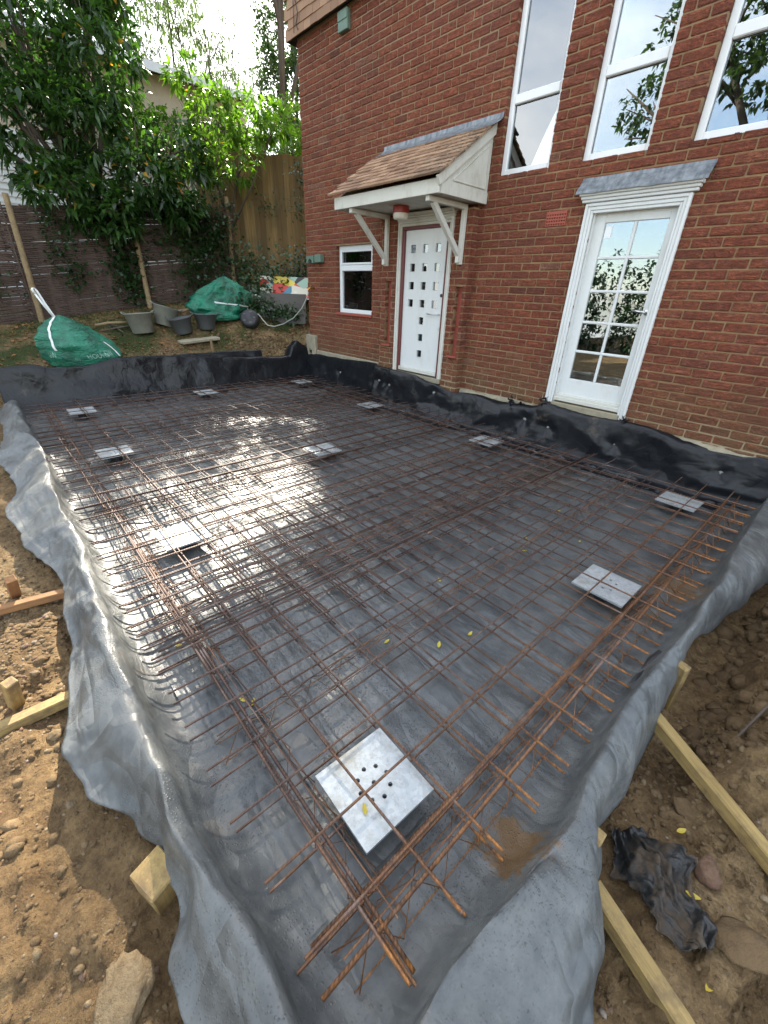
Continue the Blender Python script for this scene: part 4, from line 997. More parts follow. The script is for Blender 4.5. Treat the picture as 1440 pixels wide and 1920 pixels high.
stone_thing('stone', -2.95, -5.10, .045, .72, 'flat grey stone against the top of the brown stake', 'stone', .4)
stone_thing('stone', -1.72, -5.10, .03, .62, 'round pale stone below the yellow left rail', 'stone')
stone_thing('stone', .12, -3.1, .045, .4, 'brown clod beside the upper end of the batten', 'stone', .6)
def gz_s(x, y): return max(gz(x+a_, y+b_) for a_ in (-.03,0,.03) for b_ in (-.03,0,.03))
mb = MB()                                                    # dirty scrap of polythene on the clay
V_ = []; n_ = 46
for i in range(n_+1):
    for jx in range(n_+1):
        u, v_ = i/n_, jx/n_
        cx, cy = lerp(.035, .285, u), lerp(-3.62, -3.86, u) 
        wd = .115*math.sin(math.pi*min(1,max(0,(u*.9+.08))))**.45*(1+.5*n3(u*4,2)+.3*n3(u*11,5)); nrm = Vector((.69,.72))
        x = cx + nrm.x*(v_-.5)*wd*1.6 + .012*n3(u*5, v_*5, 3); y = cy + nrm.y*(v_-.5)*wd*1.6 + .012*n3(u*5, v_*5, 7)
        V_.append((x, y, gz_s(x,y) + .006 + .026*crest(u*1.6+v_*2.6, v_*1.3-u, 5) + .014*crest(u*3.4-v_*3, v_*3, 8)))
mb.add(V_, [(i*(n_+1)+k, i*(n_+1)+k+1, (i+1)*(n_+1)+k+1, (i+1)*(n_+1)+k) for i in range(n_) for k in range(n_)])
o = mb.build('plastic_scrap', M['scrap'], smooth=True); tag(o, 'crumpled dirty black plastic scrap lying on the soil at the right', 'plastic scrap'); md = o.modifiers.new('t','SOLIDIFY'); md.thickness = .002
mb = MB(); mb.tube([(.30,-2.56,.20),(.275,-2.66,.17),(.25,-2.80,.13),(.20,-3.0,.02)], [.004,.006,.006,.005], 6); mb.tube([(.275,-2.66,.17),(.25,-2.62,.20)], .003, 5)
tag(mb.build('twig', M['bark']), 'bare forked twig sticking out of the clay bank', 'twig')
# fallen leaves
def leaf_mesh(name, size, curl):
    L_, W_ = size, size*.42; v = []; 
    for i in range(7):
        t = i/6; w = W_*math.sin(math.pi*min(.98,t*.93+.03))**.8; zc = curl*L_*(t-.5)**2*4*.25
        v += [(L_*(t-.5), -w/2, zc+.1*w), (L_*(t-.5), 0, zc), (L_*(t-.5), w/2, zc+.1*w)]
    f = [(i*3+k, i*3+3+k, i*3+4+k, i*3+1+k) for i in range(6) for k in range(2)]
    return v, f
LV = [(-.575,-4.351,.122,'yellow leaf lying on the nearest plate')] + [(x, y, floor_h(x,y)+.006, None) for x, y in [(-1.31,-4.445),(-1.272,-4.417),(-1.808,-4.55),(-1.273,-2.164),(-1.176,-2.339),(-1.16,-3.715),(-.962,-3.526),(-1.318,-1.56),(-1.793,-2.686),(-.97,-1.91),(-1.331,-3.104),(-.909,-3.331)]]
LN = ['front edge of the mesh, left of two close together','front edge of the mesh, right of two close together','left edge where the bars end, alone','right-hand half, upper of two in line','right-hand half, lower of two in line','middle of the slab, nearest the big front plate','middle, right of the leaf above the front plate','farthest one towards the house wall','left of centre, beside a bar end','just above the mud-stained right plate','centre of the slab, amid crossing bars','between the front plate and the mud-stained plate']
for k_, (x, y, z, lab) in enumerate(LV):
    if k_: lab = 'yellow leaf on the membrane, ' + LN[k_-1]
    v, f = leaf_mesh('fallen_leaf', random.uniform(.035,.05), random.uniform(.2,.8)); mb = MB(); c, s = math.cos(x*50), math.sin(x*50)
    mb.add([(x+a*c-b*s, y+a*s+b*c, z+q) for a, b, q in v], f, random.random()); o = mb.build('fallen_leaf', M['yellow'], attr=True)
    tag(o, lab or 'small yellow leaf lying on the black membrane under the mesh', 'leaf', 'yellow leaves on the membrane')
for x, y, lab in ((.17,-3.47,'yellow leaf on the soil, above the red stone'),(.24,-3.72,'yellow leaf by the edge of the black plastic scrap'),(.33,-3.9,'yellow leaf on the soil nearest the lower batten'),(.3,-2.2,'yellow leaf on the clay bank at the right edge')):
    v, f = leaf_mesh('fallen_leaf', .04, .5); mb = MB(); c, s = math.cos(x*80), math.sin(x*80); z = gz(x,y)+.02
    mb.add([(x+a*c-b*s, y+a*s+b*c, z+q) for a, b, q in v], f, random.random()); tag(mb.build('fallen_leaf', M['yellow'], attr=True), lab, 'leaf', 'yellow leaves on the soil')
# ================================================================== FOLIAGE TOOLS
def leaves_mesh(name, mat, parent, B, D, L, W, droop=.25, label=None, kind=None):
    """B bases (n,3), D unit directions (n,3)."""
    n = len(B); up = np.tile(np.array([[0,0,1.0]]), (n,1)) + RNG.normal(0,.35,(n,3))
    S = np.cross(D, up); S /= np.linalg.norm(S, axis=1, keepdims=True)+1e-9
    N = np.cross(S, D)
    l = (L*RNG.uniform(.5,1.25,n))[:,None]; w = (W*RNG.uniform(.75,1.2,n))[:,None]
    dz = np.zeros((n,3)); dz[:,2] = -1
    mid = B + D*l*.48 + dz*l*droop*.22
    V = np.stack([B, mid + S*w*.5 + N*w*.16, mid - S*w*.5 + N*w*.16, mid, B + D*l + dz*l*droop], 1).reshape(-1,3)
    o = np.arange(n)[:,None]*5
    F = np.concatenate([o+np.array([[0,2,3]]), o+np.array([[2,4,3]]), o+np.array([[0,3,1]]), o+np.array([[3,4,1]])], 0)
    a = np.repeat(RNG.random(n), 5)
    ob = np_mesh(name, V, F, mat, parent, attr=a)
    if label or kind: tag(ob, label, kind=kind)
    return ob
def lobe_tips(lobes, dens, shell=.55):
    P = []; O = []
    for (cx, cy, cz, rx, ry, rz, k) in lobes:
        n = int(dens*k); d = RNG.normal(0,1,(n,3)); d /= np.linalg.norm(d,axis=1,keepdims=True)
        r = RNG.uniform(shell**3,1,n)**(1/3)*RNG.uniform(.8,1.12,n)
        P.append(np.array([cx,cy,cz]) + d*r[:,None]*np.array([rx,ry,rz])); O.append(d)
    return np.concatenate(P), np.concatenate(O)
def whorl(P, O, m, spread=.8, out=.5, hang=-.1):
    n = len(P); B = np.repeat(P, m, 0); D = np.repeat(O, m, 0)*out + RNG.normal(0, spread, (n*m,3)); D[:,2] += hang
    D /= np.linalg.norm(D,axis=1,keepdims=True); B = B + D*.02 + RNG.normal(0,.02,B.shape); return B, D
def branchy(name, mat, parent, base, lobes, r0, n_tw=0, tips=None):
    mb = MB(); base = Vector(base)
    top = sum((Vector(l[:3])*l[6] for l in lobes), Vector())/sum(l[6] for l in lobes)
    fork = base.lerp(top, .45) + Vector((random.gauss(0,.1), random.gauss(0,.1), 0))
    mb.tube([base-Vector((0,0,.2)), base.lerp(fork,.5)+Vector((.06,-.05,0)), fork], [r0*1.2, r0, r0*.8], 8)
    for l in lobes:
        c = Vector(l[:3]); md_ = fork.lerp(c, .5) + Vector((random.gauss(0,.12), random.gauss(0,.12), random.gauss(0,.1)))
        mb.tube([fork, md_, c, c + (c-md_)*.5], [r0*.55, r0*.38, r0*.2, r0*.06], 6)
        for q in range(7):
            e = c + Vector((random.gauss(0,.5)*l[3], random.gauss(0,.5)*l[4], random.gauss(0,.5)*l[5])); s = md_.lerp(c, random.random())
            mb.tube([s, s.lerp(e,.5)+Vector((0,0,random.gauss(0,.05))), e], [r0*.18, r0*.11, r0*.04], 5)
    return mb.build(name, mat, parent, smooth=True)
def tree(name, base, lobes, dens, m, L, W, mat, label, r0=.09, spread=.8, droop=.3, hang=-.1, shell=.55, group=None, out=.5):
    root = empty(name, base, label, 'tree', group)
    branchy('trunk', M['bark'], root, base, lobes, r0)
    P, O = lobe_tips(lobes, dens, shell); B, D = whorl(P, O, m, spread, out, hang)
    leaves_mesh('crown', mat, root, B, D, L, W, droop, kind='stuff'); return root

# ================================================================== GARDEN BEHIND THE SLAB
def fz(y): return gbase(-10.45, y)
PAN = [(-6.4,-4.05,'wattle fence panel at the left edge of the picture'), (-4.0,-2.02,'wattle fence panel behind the green bag, between two posts'), (-1.98,-.02,'ivy-hung wattle fence panel next to the tall board fence')]
for ya, yb, lab in PAN:
    root = empty('wattle_fence_panel', (-10.45,(ya+yb)/2,fz((ya+yb)/2)), lab, 'fence', 'woven wattle fence')
    nup = 9; upx = [lerp(ya+.04, yb-.04, i/(nup-1)) for i in range(nup)]
    for y in upx:
        mb = MB(); z0 = fz(y); mb.tube([(-10.45,y,z0-.05),(-10.45+random.gauss(0,.01),y+random.gauss(0,.012),z0+.9),(-10.45,y+random.gauss(0,.02),z0+1.72+random.uniform(0,.12))], .014, 6); mb.build('upright', M['wattle'], root)
    mb = MB(); nrod = 122
    for k in range(nrod):
        r = random.uniform(.0085,.015); pts = []; ph = k % 2; s0 = random.gauss(0,.005); s1 = random.gauss(0,.005)
        for i in range(nup):
            y = upx[i]; amp = .017*(1 if (i+ph) % 2 else -1)
            pts.append((-10.45+amp, y, fz(y)+.03+k*.01385+lerp(s0,s1,i/(nup-1))+random.gauss(0,.0028)))
        pts = [(-10.45, ya-random.uniform(.0,.05), pts[0][2])] + pts + [(-10.45+random.gauss(0,.02), yb+random.uniform(0,.05), pts[-1][2])]
        mb.tube(pts, r, 5, random.random())
    tag(mb.build('weave', M['wattle'], root), 'woven horizontal rods of the panel', kind='stuff')
for a, b, lab in (((-10.2,-3.93,.8),(-10.30,-3.87,2.84),'leaning round fence post at the left edge'), ((-10.2,-2.08,.9),(-10.42,-2.03,3.25),'leaning round fence post in front of the wattle, in the middle'), ((-10.3,-.19,1.1),(-10.5,-.05,3.32),'fence post where the wattle meets the tall board fence')):
    mb = MB(); mb.tube([a, [(p+q)/2 for p, q in zip(a,b)], b], [.05,.046,.043], 10); tag(mb.build('fence_post', M['post'], smooth=False), lab, 'post', 'round fence posts')
# tall close-board fence beside the house
fa, fb_ = Vector((-12.0,-.05,0)), Vector((-9.0,4.0,0)); dv = (fb_-fa).normalized(); nv = Vector((dv.y,-dv.x,0)); Lf = (fb_-fa).length
bf = empty('board_fence', ((fa+fb_)/2+Vector((0,0,1.5))).to_tuple(), 'tall brown board fence behind the wattle, beside the house corner', 'fence')
nb = int(Lf/.125)
for i in range(nb):
    c = fa + dv*((i+.5)*Lf/nb); h = 4.35 + random.gauss(0,.02); w = Lf/nb/2 - .006 + .022*(i % 2); 
    mb = MB(); mb.obox((c.x, c.y, (1.2+h)/2) if i % 2 else (c.x+nv.x*.026, c.y+nv.y*.026, (1.2+h)/2), dv*w, nv*.009, (0,0,(h-1.2)/2)); mb.a = [random.random()]*len(mb.a); mb.build('board', M['boardf'], bf, attr=True)
for z in (1.7, 3.0, 4.1):
    mb = MB(); c = (fa+fb_)/2 - nv*.03; mb.obox((c.x,c.y,z), dv*Lf/2, nv*.02, (0,0,.04)); mb.build('rail', M['boardf'], bf)
# neighbour's house
nh = empty('neighbour_house', (-15.2,-3,1), 'pale neighbouring house with white weatherboards behind the trees', 'house')
mb = MB(); mb.box(-19, -15.05, -11, 2.9, 0, 6.5); mb.build('wall', M['cream'], nh)
for i in range(28):
    z = 1.0 + i*.13; mb = MB(); mb.add([(-15.0,-11,z),(-15.0,2.2,z),(-15.03,2.2,z+.135),(-15.03,-11,z+.135),(-15.048,-11,z),(-15.048,2.2,z),(-15.048,2.2,z+.135),(-15.048,-11,z+.135)], [(0,1,2,3),(4,7,6,5),(0,4,5,1),(3,2,6,7),(0,3,7,4),(1,5,6,2)]); mb.build('weatherboard', M['clap'], nh)
mb = MB(); mb.prism([(-14.6,6.4),(-19.4,6.4),(-17,7.3)], 1, -11.4, 3.0); mb.build('roof', M['slate'], nh)
mb = MB(); mb.box(-14.62,-14.58,-11.4,3.02,6.30,6.48); mb.build('fascia', M['clap'], nh)

# trees
LAU = [(-11.6,-2.9,5.2,1.0,1.0,.9,1.3),(-11.2,-1.9,5.1,.9,.9,.8,1.1),(-11.0,-3.2,3.9,.8,.8,.8,1.1),(-10.9,-2.3,4.1,.8,.7,.7,1.0),(-10.5,-3.0,3.05,.6,.7,.5,.8),(-10.3,-1.75,3.35,.55,.6,.5,.8),(-10.5,-.95,3.9,.6,.6,.5,.7),(-11.9,-1.5,6.2,.7,.6,.5,.7),(-10.1,-2.45,2.75,.4,.5,.4,.5),(-12.3,-2.9,6.6,1.1,1.1,.8,1.3),(-12.3,-1.5,6.9,1.1,1.0,.8,1.2),(-11.5,-3.9,4.9,.9,.8,.9,1.1),(-10.2,-1.15,2.95,.4,.4,.35,.4),(-11.9,-4.9,5.6,.9,.8,1.0,1.0),(-11.2,-4.6,4.3,.7,.7,.7,.8),(-11.9,-3.9,6.2,1.0,.8,.8,1.0)]
tree('laurel_tree', (-11.0,-2.35,1.05), LAU, 140, 9, .19, .075, M['laurel'], 'large dark glossy laurel tree overhanging the wattle fence', .11, .75, .35)
YNG = [(-10.95,.15,4.75,.6,.55,.5,1.0),(-10.7,.75,4.75,.6,.55,.45,1.0),(-10.45,1.2,4.75,.5,.4,.35,.8),(-10.6,-.35,3.95,.5,.5,.45,.8),(-10.7,.4,4.0,.55,.5,.4,.8),(-11.1,-.3,5.2,.45,.4,.35,.5)]
tree('young_laurel_tree', (-11.1,.25,1.3), YNG, 40, 9, .19, .068, M['bright'], 'bright yellow-green backlit laurel between the dark tree and the house', .05, .75, .3)
WIL = [(-13.4,1.2,7.0,.9,.8,1.0,.5),(-13.6,2.0,6.9,.8,.7,1.0,.35),(-13.2,.3,7.4,.9,.8,1.0,.8)]
tree('willow_tree', (-13.6,1.3,1.6), WIL, 170, 5, .15, .024, M['willow'], 'thin sparse willow-leaved tree against the white sky', .05, .6, .5, -.4, .2, out=.2)
TOP = [(-14.0,3.25,10.3,1.1,.75,1.1,.9),(-14.2,3.9,10.4,1.2,.9,1.3,1.0),(-13.8,3.4,11.6,1.2,1.0,1.1,1.0),(-14.4,4.9,9.6,1.2,.9,1.6,1.0)]  # crown out of view, added and shaped to shade the near slab
tree('shade_tree', (-14.6,3.9,1.6), TOP, 330, 6, .17, .065, M['far'], 'high crown of an unseen tree above the picture, added to shade the near slab', .14, .8, .3)
TAL = [(-17.4,5.7,9.2,1.0,.9,1.3,1.0),(-16.9,5.4,7.6,1.0,.9,1.1,1.0),(-17.2,6.1,10.9,.9,.9,1.2,.9),(-17.0,6.3,6.4,1.0,.9,.9,.9),(-16.8,7.3,8.5,1.0,.9,1.4,.9)]
tree('tall_tree', (-17,5.9,1.6), TAL, 420, 6, .15, .075, M['far'], 'tall grey-green tree far behind, beside the house corner', .16, .8, .2, group='trees behind the garden')
SHR = [(-12.6,3.1,5.5,.7,.7,.6,1.0),(-12.0,2.6,4.75,.6,.6,.5,1.0),(-11.8,3.2,5.0,.6,.6,.6,.8),(-12.9,2.3,4.9,.5,.5,.4,.6)]
tree('climbing_shrub', (-12.4,2.9,1.6), SHR, 260, 6, .085, .05, M['bright'], 'small-leaved green shrub spilling over the tall board fence', .05, .8, .2)
BCK = [(-14.2,.3,4.9,.5,.8,.7,1.0),(-14.2,1.4,5.4,.5,.8,.7,1.0),(-14.1,2.4,5.0,.5,.7,.8,1.0),(-14.3,-.6,5.2,.5,.7,.6,.8)]
tree('hazel_tree', (-14.2,1.1,1.5), BCK, 150, 8, .16, .075, M['bright'], 'light green bush against the cream wall of the neighbouring house', .05, .8, .25)
FAR = [(-19.2,1.2,9.0,1.1,1.1,1.2,1.0),(-19.4,2.8,9.6,1.1,1.0,1.1,.9),(-19.0,0,8.6,1.1,1.1,1.2,1.0),(-19.6,4.0,8.6,1.1,1.0,1.2,.8),(-19.5,5.4,8.0,1.1,1.0,1.3,.8),(-19.2,2.0,7.6,1.1,1.2,1.0,.9)]
tree('far_willow_tree', (-19.3,2.6,1.5), FAR, 230, 6, .22, .045, M['willow'], 'pale feathery tree beyond the neighbouring roof', .12, .7, .4, -.3, .3, out=.3)
# trees and hedge behind the photographer, seen only as reflections in the glass
RF = [(-6.6,-14.2,9.0,2.0,1.8,1.8,1.4),(-4.2,-14.0,8.2,2.2,1.8,2.0,1.6),(-2.0,-14.4,7.2,2.0,1.8,2.2,1.4),(-5.4,-13.6,11.2,1.9,1.8,1.8,1.2),(-2.6,-14.4,10.6,2.2,1.8,2.0,1.4),(-8.2,-14.4,7.4,1.1,1.1,1.0,.5),(0,-14.6,9,2,1.8,2.5,1.4)]
tree('oak_tree', (-4.4,-14.3,0), RF, 190, 7, .22, .12, M['far'], 'broad tree behind the photographer, mirrored in the upper windows', .3, .8, .2)
hd = empty('hedge', (-6,-12.5,0), 'dark hedge behind the photographer, mirrored in the garden door', 'hedge')
hl = [(x,-12.5+random.gauss(0,.3),1.3,1.0,.8,1.75,1.0) for x in np.arange(-13,2,1.2)]
P, O = lobe_tips(hl, 260, .6); B, D = whorl(P, O, 5); leaves_mesh('foliage', M['ivy'], hd, B, D, .16, .10, kind='stuff')

# ivy on the fences and ground
def ivy(name, pts, n, size, label, mat='ivy', thick=.12):
    root = empty(name, pts[0][:3], label, 'ivy', 'ivy on the fences')
    P = []; O = []
    for (x, y, z, ry, rz, k) in pts:
        q = int(n*k); p = np.stack([np.full(q, x)+RNG.uniform(0,thick,q), y+RNG.normal(0,.5,q)*ry, z+RNG.normal(0,.5,q)*rz], 1); P.append(p)
    P = np.concatenate(P); O = np.tile(np.array([[.8,-.3,-.35]]), (len(P),1)); B, D = whorl(P, O, 1, .45, 1.0, -.15)
    leaves_mesh('leaves', M[mat], root, B, D, size, size*.85, .1, kind='stuff')
    mb = MB()
    for (x, y, z, ry, rz, k) in pts: mb.tube([(x, y+.1, z-rz*.7), (x+.02, y-.05, z), (x, y+.04, z+rz*.6)], .006, 5)
    tag(mb.build('stems', M['bark'], root), kind='stuff'); return root
ivy('ivy', [(-10.40,-2.35,2.2,.35,.8,1.2),(-10.40,-2.25,1.7,.3,.6,.9),(-10.38,-2.6,2.7,.5,.4,1)], 330, .085, 'ivy hanging down the wattle beside the middle post')
ivy('ivy', [(-10.40,-1.2,2.6,.7,.6,1.2),(-10.38,-.7,2.3,.6,.8,1.2),(-10.38,-.45,2.8,.5,.7,1.2),(-10.4,-1.0,1.9,.4,.5,.6)], 420, .085, 'dense ivy over the right end of the wattle fence')
ivy('ivy', [(-10.40,-3.35,2.2,.25,.5,.6),(-10.40,-3.2,1.8,.3,.3,.5),(-10.40,-4.6,1.6,.4,.3,.8)], 260, .075, 'thin ivy on the wattle behind the big green bag')
ivy('ivy', [(-10.35,.15,1.95,.5,.55,1.3),(-9.8,.2,1.6,.5,.4,1.2),(-9.6,.65,1.8,.5,.6,1.3),(-9.55,1.2,1.95,.5,.6,1.3),(-9.25,1.5,2.2,.3,.5,.9),(-9.4,-.35,1.35,.5,.22,1.0),(-9.15,.05,1.2,.4,.2,1.0),(-8.95,.35,1.15,.3,.18,.8)], 480, .08, 'mass of ivy at the foot of the board fence', thick=.45)
ivy('ivy', [(-10.85,1.0,3.35,.35,.3,.25),(-10.35,1.6,3.3,.4,.25,.3),(-10.4,2.0,4.0,.6,.4,1.0),(-10.0,2.4,3.7,.4,.5,1.0)], 300, .07, 'ivy trailing from the top of the board fence', thick=.3)
# grass and dead leaves on the bank
n = 9000; gxx = -7.9 - 2.4*RNG.random(n); gyy = -5.2 + 5.0*RNG.random(n)
keep = np.array([n3(a*1.5, b*1.5, 33) > -.02 or random.random() < .12 for a, b in zip(gxx, gyy)]); gxx, gyy = gxx[keep], gyy[keep]
B = np.stack([gxx, gyy, np.array([gz(a,b) for a, b in zip(gxx,gyy)])-.005], 1); D = np.tile([[0,0,1.0]], (len(B),1)) + RNG.normal(0,.55,(len(B),3)); D /= np.linalg.norm(D,axis=1,keepdims=True)
o = leaves_mesh('grass', M['grass'], None, B, D, .075, .009, .3); tag(o, 'short rough grass on the bank beyond the slab', kind='stuff')
n = 1500; gxx = -7.95 - 2.3*RNG.random(n); gyy = -5.2 + 5.6*RNG.random(n)
B = np.stack([gxx, gyy, np.array([gz(a,b) for a, b in zip(gxx,gyy)])+.012], 1); D = RNG.normal(0,1,(n,3))*np.array([1,1,.18]); D /= np.linalg.norm(D,axis=1,keepdims=True)
o = leaves_mesh('leaf_litter', M['litter'], None, B, D, .075, .04, .1); tag(o, 'brown dead leaves scattered on the bank', kind='stuff')
scatter('clods', 420, lambda: (random.gauss(-8.28,.2), random.gauss(-.75,.42)), .015, .085, 'heap of orange-brown clods by the house corner', .55, 1.4)
scatter('gravel', 420, lambda: (random.gauss(-8.36,.10), random.gauss(-2.55,.17)), .012, .035, 'small pile of pinkish broken stone beyond the far edge', 1.0, 1.0)
timber('stone_slab', (-8.58,-2.15,.70), (-8.58,-1.45,.755), .36, .05, M['concrete'], 'flat grey slab lying in the grass below the buckets', 'slab', bev=.01)

# ---- green bulk bag
def bag_surface(c, rx, ry, H, peak, seed, fold=.14):
    cx, cy, cz = c
    def S(th, t):
        prof_ = [(0,.74),(.08,.97),(.25,1.06),(.45,1.0),(.60,.87),(.75,.67),(.88,.43),(.96,.2),(1,.02)]
        r = itab(prof_, t); px_, py_ = peak
        w = 1 + .05*n3(math.cos(th)*2, math.sin(th)*2+seed, t*5) + (fold*ridged(math.cos(th)*1.7+seed, math.sin(th)*1.7, t*1.6+seed) - fold*.4 + fold*.5*n3(math.cos(th)*3.3+seed, math.sin(th)*3.3, t*4.4))*sm(t*3)
        x = cx + px_*sm(t*1.05)**1.2 + rx*r*w*math.cos(th); y = cy + py_*sm(t*1.05)**1.2 + ry*r*w*math.sin(th)
        z = cz + H*t**1.1*(1+.03*n3(math.cos(th)*3, math.sin(th)*3, seed)) + .03*ridged(th*1.3+seed, t*6, 3)*sm(t*4)*(1-t)
        return Vector((x, y, z))
    return S
def bag(name, c, rx, ry, H, peak, seed, label, fold=.14):
    root = empty(name, c, label, 'bag', 'green bulk bags'); S = bag_surface(c, rx, ry, H, peak, seed, fold)
    nth, nt = 72, 44; mb = MB(); v = [S(2*math.pi*i/nth, j/nt) for j in range(nt+1) for i in range(nth)]
    f = [(j*nth+i, j*nth+(i+1)%nth, (j+1)*nth+(i+1)%nth, (j+1)*nth+i) for j in range(nt) for i in range(nth)]
    mb.add(v, f); mb.build('sack', M['bag'], root, smooth=True); return root, S
def ribbon(pts, w, side, root, name='strap'):
    mb = MB(); side = Vector(side); v = []
    for p in pts: v += [Vector(p)-side*w/2, Vector(p)+side*w/2]
    mb.add(v, [(2*i,2*i+1,2*i+3,2*i+2) for i in range(len(pts)-1)]); o = mb.build(name, M['strap'], root, smooth=True); md = o.modifiers.new('t','SOLIDIFY'); md.thickness = .004; return o
def on_bag(S, th0, th1, t0, t1, n=14, lift=.006):
    out = []
    for i in range(n+1):
        u = i/n; th, t = lerp(th0,th1,u), lerp(t0,t1,u); p = S(th,t); c_ = S(th+math.pi, t); d = (p-c_); d.z = 0; out.append(p + d.normalized()*lift)
    return out
root, S = bag('green_bag', (-8.50,-3.66,.42), .38, .50, .74, (-.05,-.20), 2.3, 'full green bulk bag with white strap loop standing on the grass')
p = on_bag(S, -.62, -.72, .97, .38); a = p[0]
ribbon([a+Vector((-.03,-.14,.30)), a+Vector((-.03,-.165,.36)), a+Vector((-.03,-.145,.385)), a+Vector((-.03,-.115,.35)), a+Vector((-.01,-.06,.17)), a] + p[1:], .035, (.45,.85,.1), root)
ribbon([a+Vector((-.03,-.14,.30)), a+Vector((-.02,-.09,.17)), a+Vector((0,-.01,.0))], .03, (.45,.85,.1), root)
ribbon(on_bag(S, .95, 1.02, .52, .22), .03, (.3,.9,-.3), root)
def bag_text(S, txt, th0, t0, sz, root):
    cu = bpy.data.curves.new('lettering', 'FONT'); cu.body = txt; cu.size = 1.0; ob = bpy.data.objects.new('lettering', cu); COL.objects.link(ob)
    dg = bpy.context.evaluated_depsgraph_get(); me = bpy.data.meshes.new_from_object(ob.evaluated_get(dg)); bpy.data.objects.remove(ob)
    mb = MB(); v = []
    for q in me.vertices:
        th = th0 + q.co.x*sz/.50; t = t0 + q.co.y*sz/.62; p = S(th, t); d = p - S(th+math.pi, t); d.z = 0; v.append(p + d.normalized()*.006)
    mb.add(v, [tuple(pp.vertices) for pp in me.polygons]); mb.build('lettering', M['bagprint'], root); bpy.data.meshes.remove(me)
M['bagprint'] = mat_plain('faded_print', (.30,.48,.40), .6, var=.6, sc=60)
bag_text(S, 'HOUVO', -.02, .21, .085, root); bag_text(S, 'GW', .52, .25, .085, root); bag_text(S, 'GW', -1.1, .26, .085, root)
root2, S2 = bag('green_bag', (-9.35,-1.02,1.08), .34, .56, .72, (-.05,.22), 7.7, 'crumpled green bulk bag slumped against the ivy by the fence', .38)
ribbon(on_bag(S2, -.5, .9, .40, .26), .03, (.2,.1,.9), root2); p = on_bag(S2, .9, .95, .3, .1, 6)
ribbon([p[0], p[1]+Vector((.02,.03,-.03)), p[2]+Vector((.03,.05,-.07)), p[4]+Vector((.03,.05,-.08))], .03, (.5,.85,0), root2)
ribbon([S2(1.2,.55), S2(1.2,.55)+Vector((.02,.16,.03)), S2(1.2,.55)+Vector((.03,.28,-.02)), S2(1.2,.5)+Vector((.03,.2,-.06))], .04, (0,.1,.9), root2)
root3, S3 = bag('green_bag', (-9.10,-1.10,1.02), .22, .40, .20, (0,.0), 5.1, 'small flattened green bag lying below the slumped one', .3)

# ---- tubs and buckets
def tub(name, x, y, r, h, tilt, mat, label, handle=True, rot=0.0):
    z = gz(x, y); root = empty(name, (x,y,z), label, 'tub' if handle else 'bucket'); Mx = Matrix.Rotation(rot,3,'Z') @ Matrix.Rotation(tilt[0],3,'X') @ Matrix.Rotation(tilt[1],3,'Y')
    mb = MB(); mb.lathe([(0,.0),(r*.70,.0),(r*.74,.012),(r*.98,h*.96),(r*1.03,h*.97),(r*1.03,h),(r*.95,h),(r*.90,h*.8),(r*.70,.03),(0,.03)], (x,y,z), 32, tilt=Mx); mb.build('body', mat, root, smooth=True)
    for s in (-1, 1):
        an = [i*math.pi/8 for i in range(9)]
        pts = [Vector((x,y,z)) + Mx @ Vector((s*(r*1.01+.05*math.sin(q)), .055*math.cos(q), h*.985+.035*math.sin(q))) for q in an]
        mb = MB(); mb.tube(pts, .010, 6); mb.build('handle', mat, root, smooth=True)
    return root
tub('rubble_tub', -9.10, -2.58, .235, .33, (0,-.08), M['tub'], 'grey dusty rubble tub with handles, left one of the standing pair', rot=.9)
tub('rubble_tub', -9.22, -2.16, .225, .33, (-.15,.25), M['tub'], 'tilted grey rubble tub right behind the left tub', rot=1.0)
tub('black_bucket', -8.86, -1.94, .205, .27, (.12,-.12), M['bucket'], 'leaning black bucket with handle in front of the slumped bag', True, .8)
tub('black_bucket', -8.86, -1.50, .20, .27, (.0,.0), M['bucket'], 'upright black bucket below the slumped green bag', True, 1.1)
# ---- black reel, slate board, painted panel, hose, sticks
z = gz(-8.72,-.66); rr = empty('cable_reel', (-8.72,-.66,z), 'round black plastic reel lying by the heap of clods', 'reel')
T_ = Matrix.Rotation(R(-58),3,'Z') @ Matrix.Rotation(R(72),3,'X')
T_ = Vector((.72,-.55,.42)).to_track_quat('Z','Y').to_matrix()
mb = MB(); mb.lathe([(0,.10),(.05,.105),(.07,.09),(.13,.085),(.17,.06),(.185,.02),(.185,-.06),(.15,-.10),(0,-.10)], (-8.72,-.66,z+.15), 28, tilt=T_); mb.build('drum', M['black'], rr, smooth=True)
mb = MB()
for q in range(5):
    a_ = q*1.2566; c_ = Vector((-8.72,-.66,z+.15)) + T_ @ Vector((.105*math.cos(a_), .105*math.sin(a_), .088)); mb.obox(c_, T_ @ Vector((.022,0,0)), T_ @ Vector((0,.012,0)), T_ @ Vector((0,0,.004)))
mb.build('spokes', M['bucket'], rr)
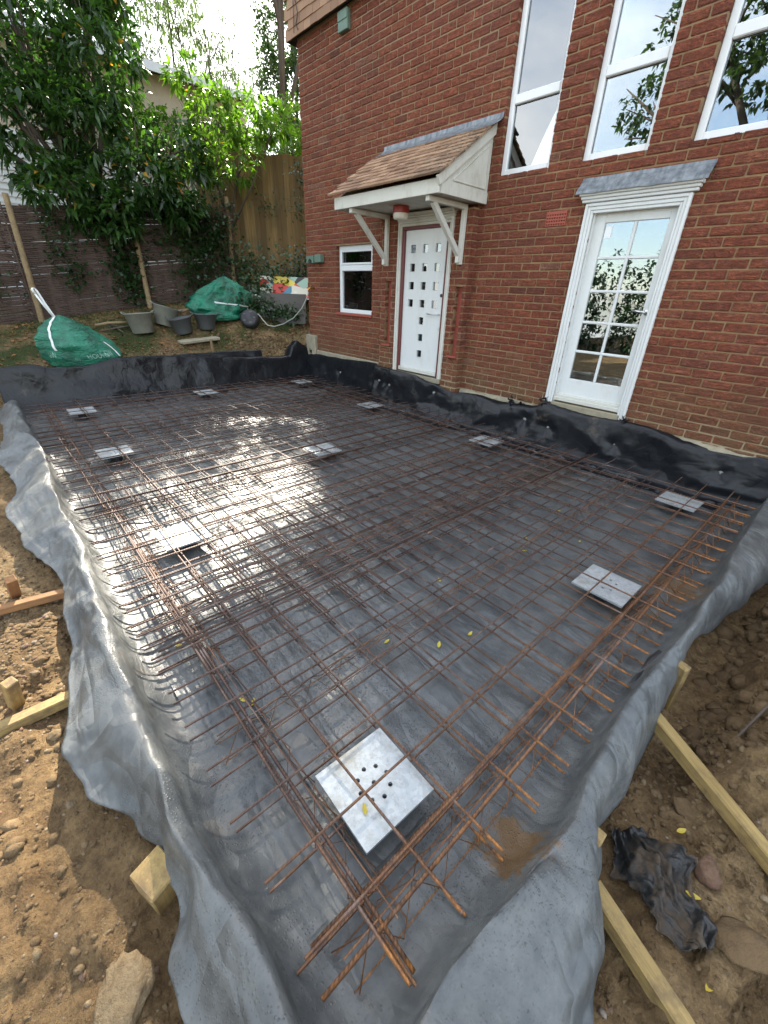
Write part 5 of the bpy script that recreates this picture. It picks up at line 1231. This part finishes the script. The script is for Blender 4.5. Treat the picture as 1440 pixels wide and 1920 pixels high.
z = gz(-8.75,.15); mb = MB(); mb.obox((-8.80,.16,z+.22), Vector((.34,.40,0))*.92, Vector((-.06,.05,.10))*.1, (-.12,.10,.27)); o = mb.build('slate_board', M['slate']); tag(o, 'dark flat slate board leaning by the house corner', 'board')
pn = empty('painted_panel', (-9.1,.5,1.4), 'brightly coloured abstract painted panel behind the slate board', 'painting')
c_ = Vector((-9.12,.50,1.66)); ux = Vector((.72,.69,0)); 
mb = MB(); mb.obox(c_, ux*.62, Vector((.69,-.72,0))*.012, (-.05,.05,.20)); mb.build('board', M['art'], pn)
mb = MB(); mb.obox(c_+Vector((.055,-.055,-.215)), ux*.625, Vector((.69,-.72,0))*.016, (0,0,.014)); mb.build('edge', M['upvc'], pn)
mb = MB(); mb.tube([(-7.34,-.125,1.595),(-7.37,-.14,1.50),(-7.50,-.18,1.32),(-7.72,-.24,1.14),(-8.0,-.30,1.02),(-8.28,-.36,.95),(-8.45,-.42,.965),(-8.56,-.46,1.06),(-8.62,-.50,1.15),(-8.68,-.56,1.17),(-8.74,-.62,1.12)], .010, 7); tag(mb.build('garden_hose', M['hose'], smooth=True), 'grey hose looping from the wall tap to the black reel', 'hose')
for k, (a, b, r, lab) in enumerate((((-9.45,-3.25,.94),(-9.25,-2.78,1.0),.025,'thick grey branch on the brushwood pile by the left tub'), ((-9.30,-3.2,.86),(-9.15,-2.75,.95),.012,'thin bent stick on the brushwood pile, lower one'), ((-9.5,-3.05,.92),(-9.1,-2.9,.84),.012,'thin stick crossing the brushwood pile'), ((-9.42,-3.1,.97),(-9.2,-2.7,.93),.014,'crooked stick on top of the brushwood pile'), ((-9.55,-1.93,1.17),(-9.4,-1.50,1.24),.024,'pale broken pole between the tubs and the slumped bag'))):
    mb = MB(); mid = [(p+q)/2+random.gauss(0,.025) for p, q in zip(a,b)]; mb.tube([a, mid, b], [r,r*.95,r*.8], 8); tag(mb.build('stick', M['post'] if k in (0,4) else M['bark'], smooth=True), lab, 'stick', 'sticks on the bank')
